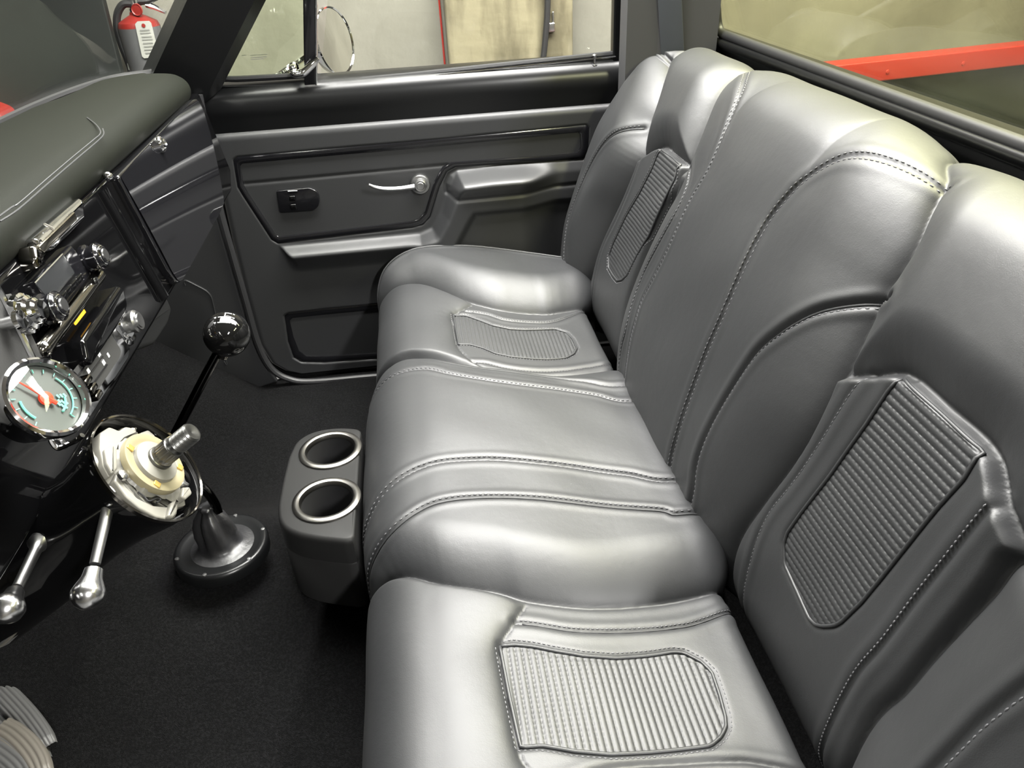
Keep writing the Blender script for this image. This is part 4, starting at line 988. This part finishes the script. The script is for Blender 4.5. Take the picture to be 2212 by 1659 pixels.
# ================================================================== STEERING COLUMN
ca = math.radians(35); CA = np.array([math.cos(ca), 0, math.sin(ca)]); CE2 = np.array([-math.sin(ca), 0, math.cos(ca)]); CP0 = ony((321, 1010), -.38)
def cp(t, u=0, v=0): return CP0+CA*t+EY_*u+CE2*v
colm = empty('steering_column', cp(-.3), 'gloss black steering column with its wheel removed and white switch parts bared', 'steering column')
b = MB(); b.lathe(CP0, CA, [(-.50, .036), (-.30, .036), (-.285, .046), (-.25, .052), (-.16, .053), (-.145, .050), (-.13, .0475), (-.09, .0475), (-.05, .0515), (-.015, .0585), (.0, .0600), (.002, .0594), (.0, .058), (-.012, .056), (-.03, .052), (-.035, .0001)], 64, caps=False)
shr = b.obj('column_shroud', GLOSS, colm, angle=45)
b = MB(); b.lathe(CP0, CA, [(-.0025, .0607), (.0015, .0610), (.003, .0600), (.0015, .0588)], 64, caps=False); b.obj('shroud_rim', DCHR, colm, lab='thin bright rim of the bell mouth')
def wob(a, t): return 1+.05*math.sin(a*5+1)+.05*math.sin(a*9+t*80)+.03*math.sin(a*17)
b = MB(); b.lathe(CP0, CA, [(-.03, .046), (-.016, .050), (-.012, .049), (-.008, .044), (-.004, .038), (.001, .032), (.005, .030)], 72, flute=wob); wp = b.obj('switch_housing', WPL, colm, angle=30, lab='white plastic turn signal switch housing')
def hub_px(L, d): return [onplane((x/2.91, y/2.91+780), CP0+CA*d, CA) for x, y in L]
for L, d0, d1, mm, lab_ in (
    ([(640, 440), (700, 403), (760, 428), (800, 402), (835, 408), (885, 445), (800, 480), (765, 520), (745, 600), (738, 690), (700, 720), (662, 650), (638, 540)], -.014, -.002, WPL, None),
    ([(650, 560), (700, 530), (730, 560), (735, 680), (700, 715), (665, 650)], -.004, .002, WPL, None),
    ([(740, 690), (800, 780), (870, 850), (960, 895), (1050, 905), (1105, 880), (1100, 960), (1075, 995), (990, 980), (890, 925), (800, 850), (725, 745)], -.014, -.001, WPL, None),
    ([(1060, 900), (1105, 878), (1100, 960), (1075, 995), (1040, 985)], -.002, .004, WPL, None),
    ([(1148, 790), (1195, 788), (1212, 830), (1170, 868), (1140, 850)], -.014, .000, WPL, None),
    ([(905, 430), (955, 412), (1000, 450), (995, 500), (945, 485)], -.016, -.005, WPL, None),
    ([(838, 402), (878, 404), (872, 436), (850, 430)], -.010, -.003, WPL, None),
    ([(995, 520), (1085, 468), (1100, 490), (1015, 560)], .004, .010, CPL, 'cream plastic arm'),
    ([(1128, 610), (1150, 605), (1190, 740), (1215, 755), (1205, 775), (1160, 760)], -.012, -.004, BRU, 'bare metal spring strip'),
    ([(960, 480), (1010, 470), (1040, 500), (1000, 520)], -.014, -.006, BRU, None)):
    b = MB(); b.prism(rounded(hub_px(L, 0), .0018, 3), CA, d0, d1, .0022); b.obj('switch_block', mm, wp, angle=50, lab=lab_)
b = MB(); b.lathe(CP0, CA, [(.003, .0330), (.008, .0333), (.010, .0326), (.0105, .030), (.0095, .025), (.0085, .0225), (.009, .020)], 56); cr = b.obj('cancel_cam', CPL, colm, lab='cream plastic cancelling ring')
b = MB(); b.lathe(CP0, CA, [(.008, .0230), (.0125, .022), (.014, .018), (.015, .013)], 40); b.obj('cam_centre', WPL, cr)
for a in (100, 200, 300):
    b = MB(); b.box(cp(.0105, math.cos(math.radians(a))*.0275, math.sin(math.radians(a))*.0275), (.0012, .003, .0035), [CA, EY_, CE2], r=.0008); b.obj('brass_contact', BRASS, cr)
b = MB(); P = crom(hub_px([(868, 822), (905, 850), (935, 880), (985, 862), (1008, 872), (985, 890)], .0005), 4); b.tube(P, .0009, 6); b.obj('dark_wire', RUB, wp)
b = MB(); b.lathe(hub_px([(768, 722)], .002)[0], CA, [(0, .0055), (.003, .0052), (.0045, .003), (.0047, .0001)], 18); b.obj('round_screw', ALU, wp)
spl = lambda a, t: 1+.04*(math.sin(a*24) > 0) if .022 < t < .036 else (1+.02*math.sin(t*5200) if t > .041 else 1)
b = MB(); pr = [(.008, .0125), (.018, .0122), (.0185, .0112), (.022, .0112)]+[(t, .0108) for t in np.linspace(.0225, .0355, 8)]+[(.036, .0095), (.038, .0088), (.040, .0088)]
pr += [(t, .0100) for t in np.linspace(.041, .060, 60)]+[(.062, .0085), (.0622, .0065), (.0600, .0001)]
b.lathe(CP0, CA, pr, 72, flute=spl); b.obj('steering_shaft', DSTL, colm, angle=40, lab='dark steel splined and threaded shaft')
def lever(name, base, tip, parent, lab):
    base, tip = np.array(base), np.array(tip); d = tip-base; L = np.linalg.norm(d); d /= L
    b = MB(); b.lathe(base-d*.006, d, [(0, .009), (.008, .010), (.013, .006), (.02, .0052), (L*.68, .0045)], 20); lv = b.obj(name, BRU, parent, lab=lab)
    b = MB(); s = L*.66; K = L-s
    b.lathe(base+d*s, d, [(0, .0060), (.001, .0072), (K*.25, .0085), (K*.45, .0118), (K*.60, .0138), (K*.75, .0130), (K*.90, .0085), (K*.97, .0040), (K, .0001)], 28); b.obj('lever_knob', ALU, lv)
    return lv
lever('turn_signal_lever', ony((240, 1068), -.42), ony((182, 1318), -.52), colm, 'steel turn signal lever with a teardrop end')
lever('tilt_lever', ony((85, 1172), -.42), ony((4, 1338), -.52), colm, 'steel tilt lever with a teardrop end, lower on the column')
# ================================================================== SHIFTER
SY = -.06
kc = ony((490, 722), SY)
shf = empty('gear_shifter', ony((478, 1178), SY), 'floor gear shifter with black ball knob and leather boot on the carpeted tunnel', 'gear shifter')
b = MB(); P = crom([kc-[.012, 0, .02]]+[ony(p, SY) for p in [(465, 772), (425, 848), (385, 925), (364, 968), (372, 1003), (405, 1030), (440, 1055), (465, 1090), (474, 1125), (476, 1160)]], 6)
b.tube(P, np.interp(np.linspace(0, 1, len(P)), [0, .5, 1], [.0065, .0068, .0075]), 12); b.obj('shift_lever', mat('black_chrome_lever', (.05, .05, .05), .12, metal=1.0), shf, lab='slim bent lever with dark polished finish')
b = MB(); b.sphere(kc, .0305, 40); kb = b.obj('ball_knob', mat('dark_ball', (.004, .004, .004), .05, spec=.45), shf, angle=None, lab='shiny black ball knob with white shift pattern')
vt = CC-kc; vt /= np.linalg.norm(vt); top_dir = np.array([.18, -.25, .95]); top_dir /= np.linalg.norm(top_dir)
ka = np.cross(top_dir, (1, 0, 0)); ka /= np.linalg.norm(ka); kbv = np.cross(top_dir, ka)
def kpnt(u, v): q = top_dir+ka*u+kbv*v; return kc+q/np.linalg.norm(q)*.0306
for a, c in (((-.32, -.28), (-.32, .28)), ((0, -.28), (0, .28)), ((.32, -.28), (.32, .02)), ((-.32, 0), (.32, 0))):
    b = MB(); b.tube([kpnt(a[0]+(c[0]-a[0])*t, a[1]+(c[1]-a[1])*t) for t in np.linspace(0, 1, 6)], .0006, 5); b.obj('pattern_line', WINK, kb)
for u, v in ((-.32, -.40), (0, -.40), (.32, -.40), (-.32, .40), (0, .40)):
    b = MB(); b.tube([kpnt(u-.03, v), kpnt(u+.03, v-.02), kpnt(u-.02, v+.05), kpnt(u+.03, v+.06)], .0005, 5); b.obj('pattern_digit', WINK, kb)
b = MB(); b.lathe(kc-[.012, 0, .028], (.35, 0, .93), [(-.006, .0075), (0, .009), (.006, .009)], 20); b.obj('knob_collar', DCHR, shf)
bc = ony((478, 1178), SY); BZ = bc[2]
b = MB(); b.lathe((bc[0], SY, BZ-.006), (0, 0, 1), [(-.012, .072), (.004, .0725), (.009, .070), (.010, .066), (.008, .060), (.007, .052), (.006, .045)], 56); rg_ = b.obj('base_ring', SATIN, shf, angle=50, lab='black round base ring')
for k in range(6):
    a = math.radians(20+60*k); b = MB(); b.lathe((bc[0]+.066*math.cos(a), SY+.066*math.sin(a), BZ+.003), (0, 0, 1), [(0, .0035), (.0015, .003), (.0018, .0001)], 12); b.obj('screw', BRU, rg_)
def pleat(a, t): return 1+(.17*math.sin(4*a+.6+t*14)+.11*math.sin(7*a+t*30))*min(1, max(0, (t-.004)/.03))*(1 if t < .085 else .3)
b = MB(); b.lathe((bc[0], SY, BZ-.002), (-.02, .0, 1), [(0, .056), (.002, .050), (.004, .043), (.006, .035), (.010, .0305), (.018, .0285), (.032, .027), (.048, .025), (.062, .021), (.072, .0145), (.078, .0115), (.081, .0135), (.084, .0125), (.085, .007)], 64, flute=pleat); b.obj('boot', BOOT, shf, angle=None, lab='creased black leather boot')
# ================================================================== CUP HOLDER
CZ = .315
out = [onz(p, CZ) for p in [(790, 927), (735, 926), (700, 929), (668, 938), (645, 954), (630, 985), (618, 1035), (608, 1090), (610, 1118), (622, 1135), (648, 1147), (690, 1155), (775, 1160)]]
out[0][0] = -.153; out[-1][0] = -.153
cup = empty('cup_holder', sum(out)/len(out)-[0, 0, .12], 'grey double cup holder box on the floor against the front of the bench seat', 'cup holder')
cc = [onz((714, 973), CZ), onz((706, 1081), CZ)]
Ro, Ri = .0500, .0415
def holed_top():
    # top plate with two round holes: built from boundary loops, filled by triangulation
    import bmesh
    bm = bmesh.new(); P = rounded(out, .012, 4); loops = [[bm.verts.new(p) for p in P]]
    for c in cc: loops.append([bm.verts.new((c[0]+Ri*math.cos(a), c[1]+Ri*math.sin(a), CZ)) for a in np.linspace(0, 2*math.pi, 41)[:-1]])
    es = []
    for L_ in loops:
        for i in range(len(L_)): es.append(bm.edges.new((L_[i], L_[(i+1) % len(L_)])))
    bmesh.ops.triangle_fill(bm, use_beauty=True, use_dissolve=False, edges=es)
    ce = np.mean([np.array(p) for p in P], axis=0)
    # outer wall with a rolled edge
    prev = loops[0]
    for dr_, dz in ((.002, -.0006), (.004, -.002), (.006, -.0055), (.0065, -.010), (.0065, -.045), (.0045, -.047), (.0060, -.049), (.0060, -.135)):
        cur = []
        for i, p in enumerate(P):
            e1 = P[i]-P[i-1]; e2 = P[(i+1) % len(P)]-P[i]; t = e1/(np.linalg.norm(e1)+1e-9)+e2/(np.linalg.norm(e2)+1e-9); nn = np.array([t[1], -t[0], 0]); nn /= np.linalg.norm(nn)+1e-9
            if nn @ (p-ce) < 0: nn = -nn
            q = p+nn*dr_; q[0] = min(q[0], -.150); cur.append(bm.verts.new(q+[0, 0, dz]))
        for i in range(len(P)): bm.faces.new((prev[i], prev[(i+1) % len(P)], cur[(i+1) % len(P)], cur[i]))
        prev = cur
    bmesh.ops.recalc_face_normals(bm, faces=bm.faces)
    bm.verts.index_update(); V = [tuple(v.co) for v in bm.verts]; F = [tuple(v.index for v in f.verts) for f in bm.faces]; bm.free(); return V, F
V, F = holed_top(); body = mesh_obj('holder_body', V, F, mat('satin_grey_plastic', (.014, .014, .014), .5, spec=.13), cup, angle=40)
for c in cc:
    b = MB(); c = np.array([c[0], c[1], CZ]); b.lathe(c, (0, 0, 1), [(-.001, Ri+.0100), (.003, Ri+.0092), (.005, Ri+.006), (.0055, Ri+.002), (.004, Ri-.001), (-.001, Ri-.003), (-.004, Ri-.003)], 56, caps=False); rr_ = b.obj('cup_ring', RINGM, cup, lab='brushed metal ring of a cup well')
    b = MB(); b.lathe(c, (0, 0, 1), [(-.002, Ri-.0025), (-.07, Ri-.006), (-.072, .001)], 48, caps=False); b.obj('cup_well', RUB, cup)
# ================================================================== PEDALS
def pedal(name, pts, z, w_, label, m_, parent_loc):
    t = empty(name, parent_loc, label, 'pedal')
    return t
pb = onz((20, 1560), .13)
ped = empty('foot_pedal', (pb[0]-.02, pb[1], .04), 'grey ribbed rubber foot pedal with two pads low on the driver floor', 'pedal')
def ribpad(pxs, z, hw, nr, m_, name):
    P = crom([onz(p, z) for p in pxs], 6); b = MB()
    T = np.gradient(P, axis=0); T /= np.linalg.norm(T, axis=1)[:, None]; N = np.cross(T, (0, 0, 1)); 
    rows = []
    K = nr*6
    for k in range(K+1):
        u = (k/K*2-1); hgt = .010*math.sqrt(max(0, 1-abs(u)**4))+.0016*abs(math.sin(math.pi*k/6))
        rows.append([P[i]+N[i]*u*hw*(1-.25*(i/(len(P)-1))**6)+np.array([0, 0, hgt*(1 if i < len(P)-2 else .4)]) for i in range(len(P))])
    V = np.array(rows); return mesh_obj(name, V.reshape(-1, 3), grid_faces(K+1, len(P)), m_, ped, angle=None)
ribpad([(-150, 1370), (-60, 1440), (0, 1493), (50, 1545), (85, 1590), (103, 1618)], .13, .017, 6, GREYRUB, 'pedal_pad')
ribpad([(-150, 1430), (-60, 1495), (0, 1543), (45, 1590), (72, 1622), (92, 1650)], .12, .017, 6, GREYRUB, 'pedal_pad')
ped2 = ped
ped = empty('foot_pedal', (pb[0]-.02, pb[1]-.06, .04), 'second ribbed foot pedal, warmer grey, nearest the lower left corner', 'pedal')
ribpad([(5, 1578), (30, 1592), (58, 1618), (80, 1650), (95, 1690)], .15, .017, 5, mat('worn_rubber', (.09, .082, .07), .55), 'pedal_pad')
ribpad([(-60, 1600), (-10, 1622), (18, 1640), (45, 1665), (70, 1710)], .15, .017, 5, GREYRUB, 'pedal_pad')
for pp, c in ((ped2, onz((0, 1520), .12)), (ped, onz((20, 1640), .13))):
    b = MB(); b.tube([c+[0, 0, -.002], c+[-.06, 0, -.01], c+[-.16, .01, .08], c+[-.24, .01, .30]], .008, 8); b.obj('pedal_arm', SATIN, pp)
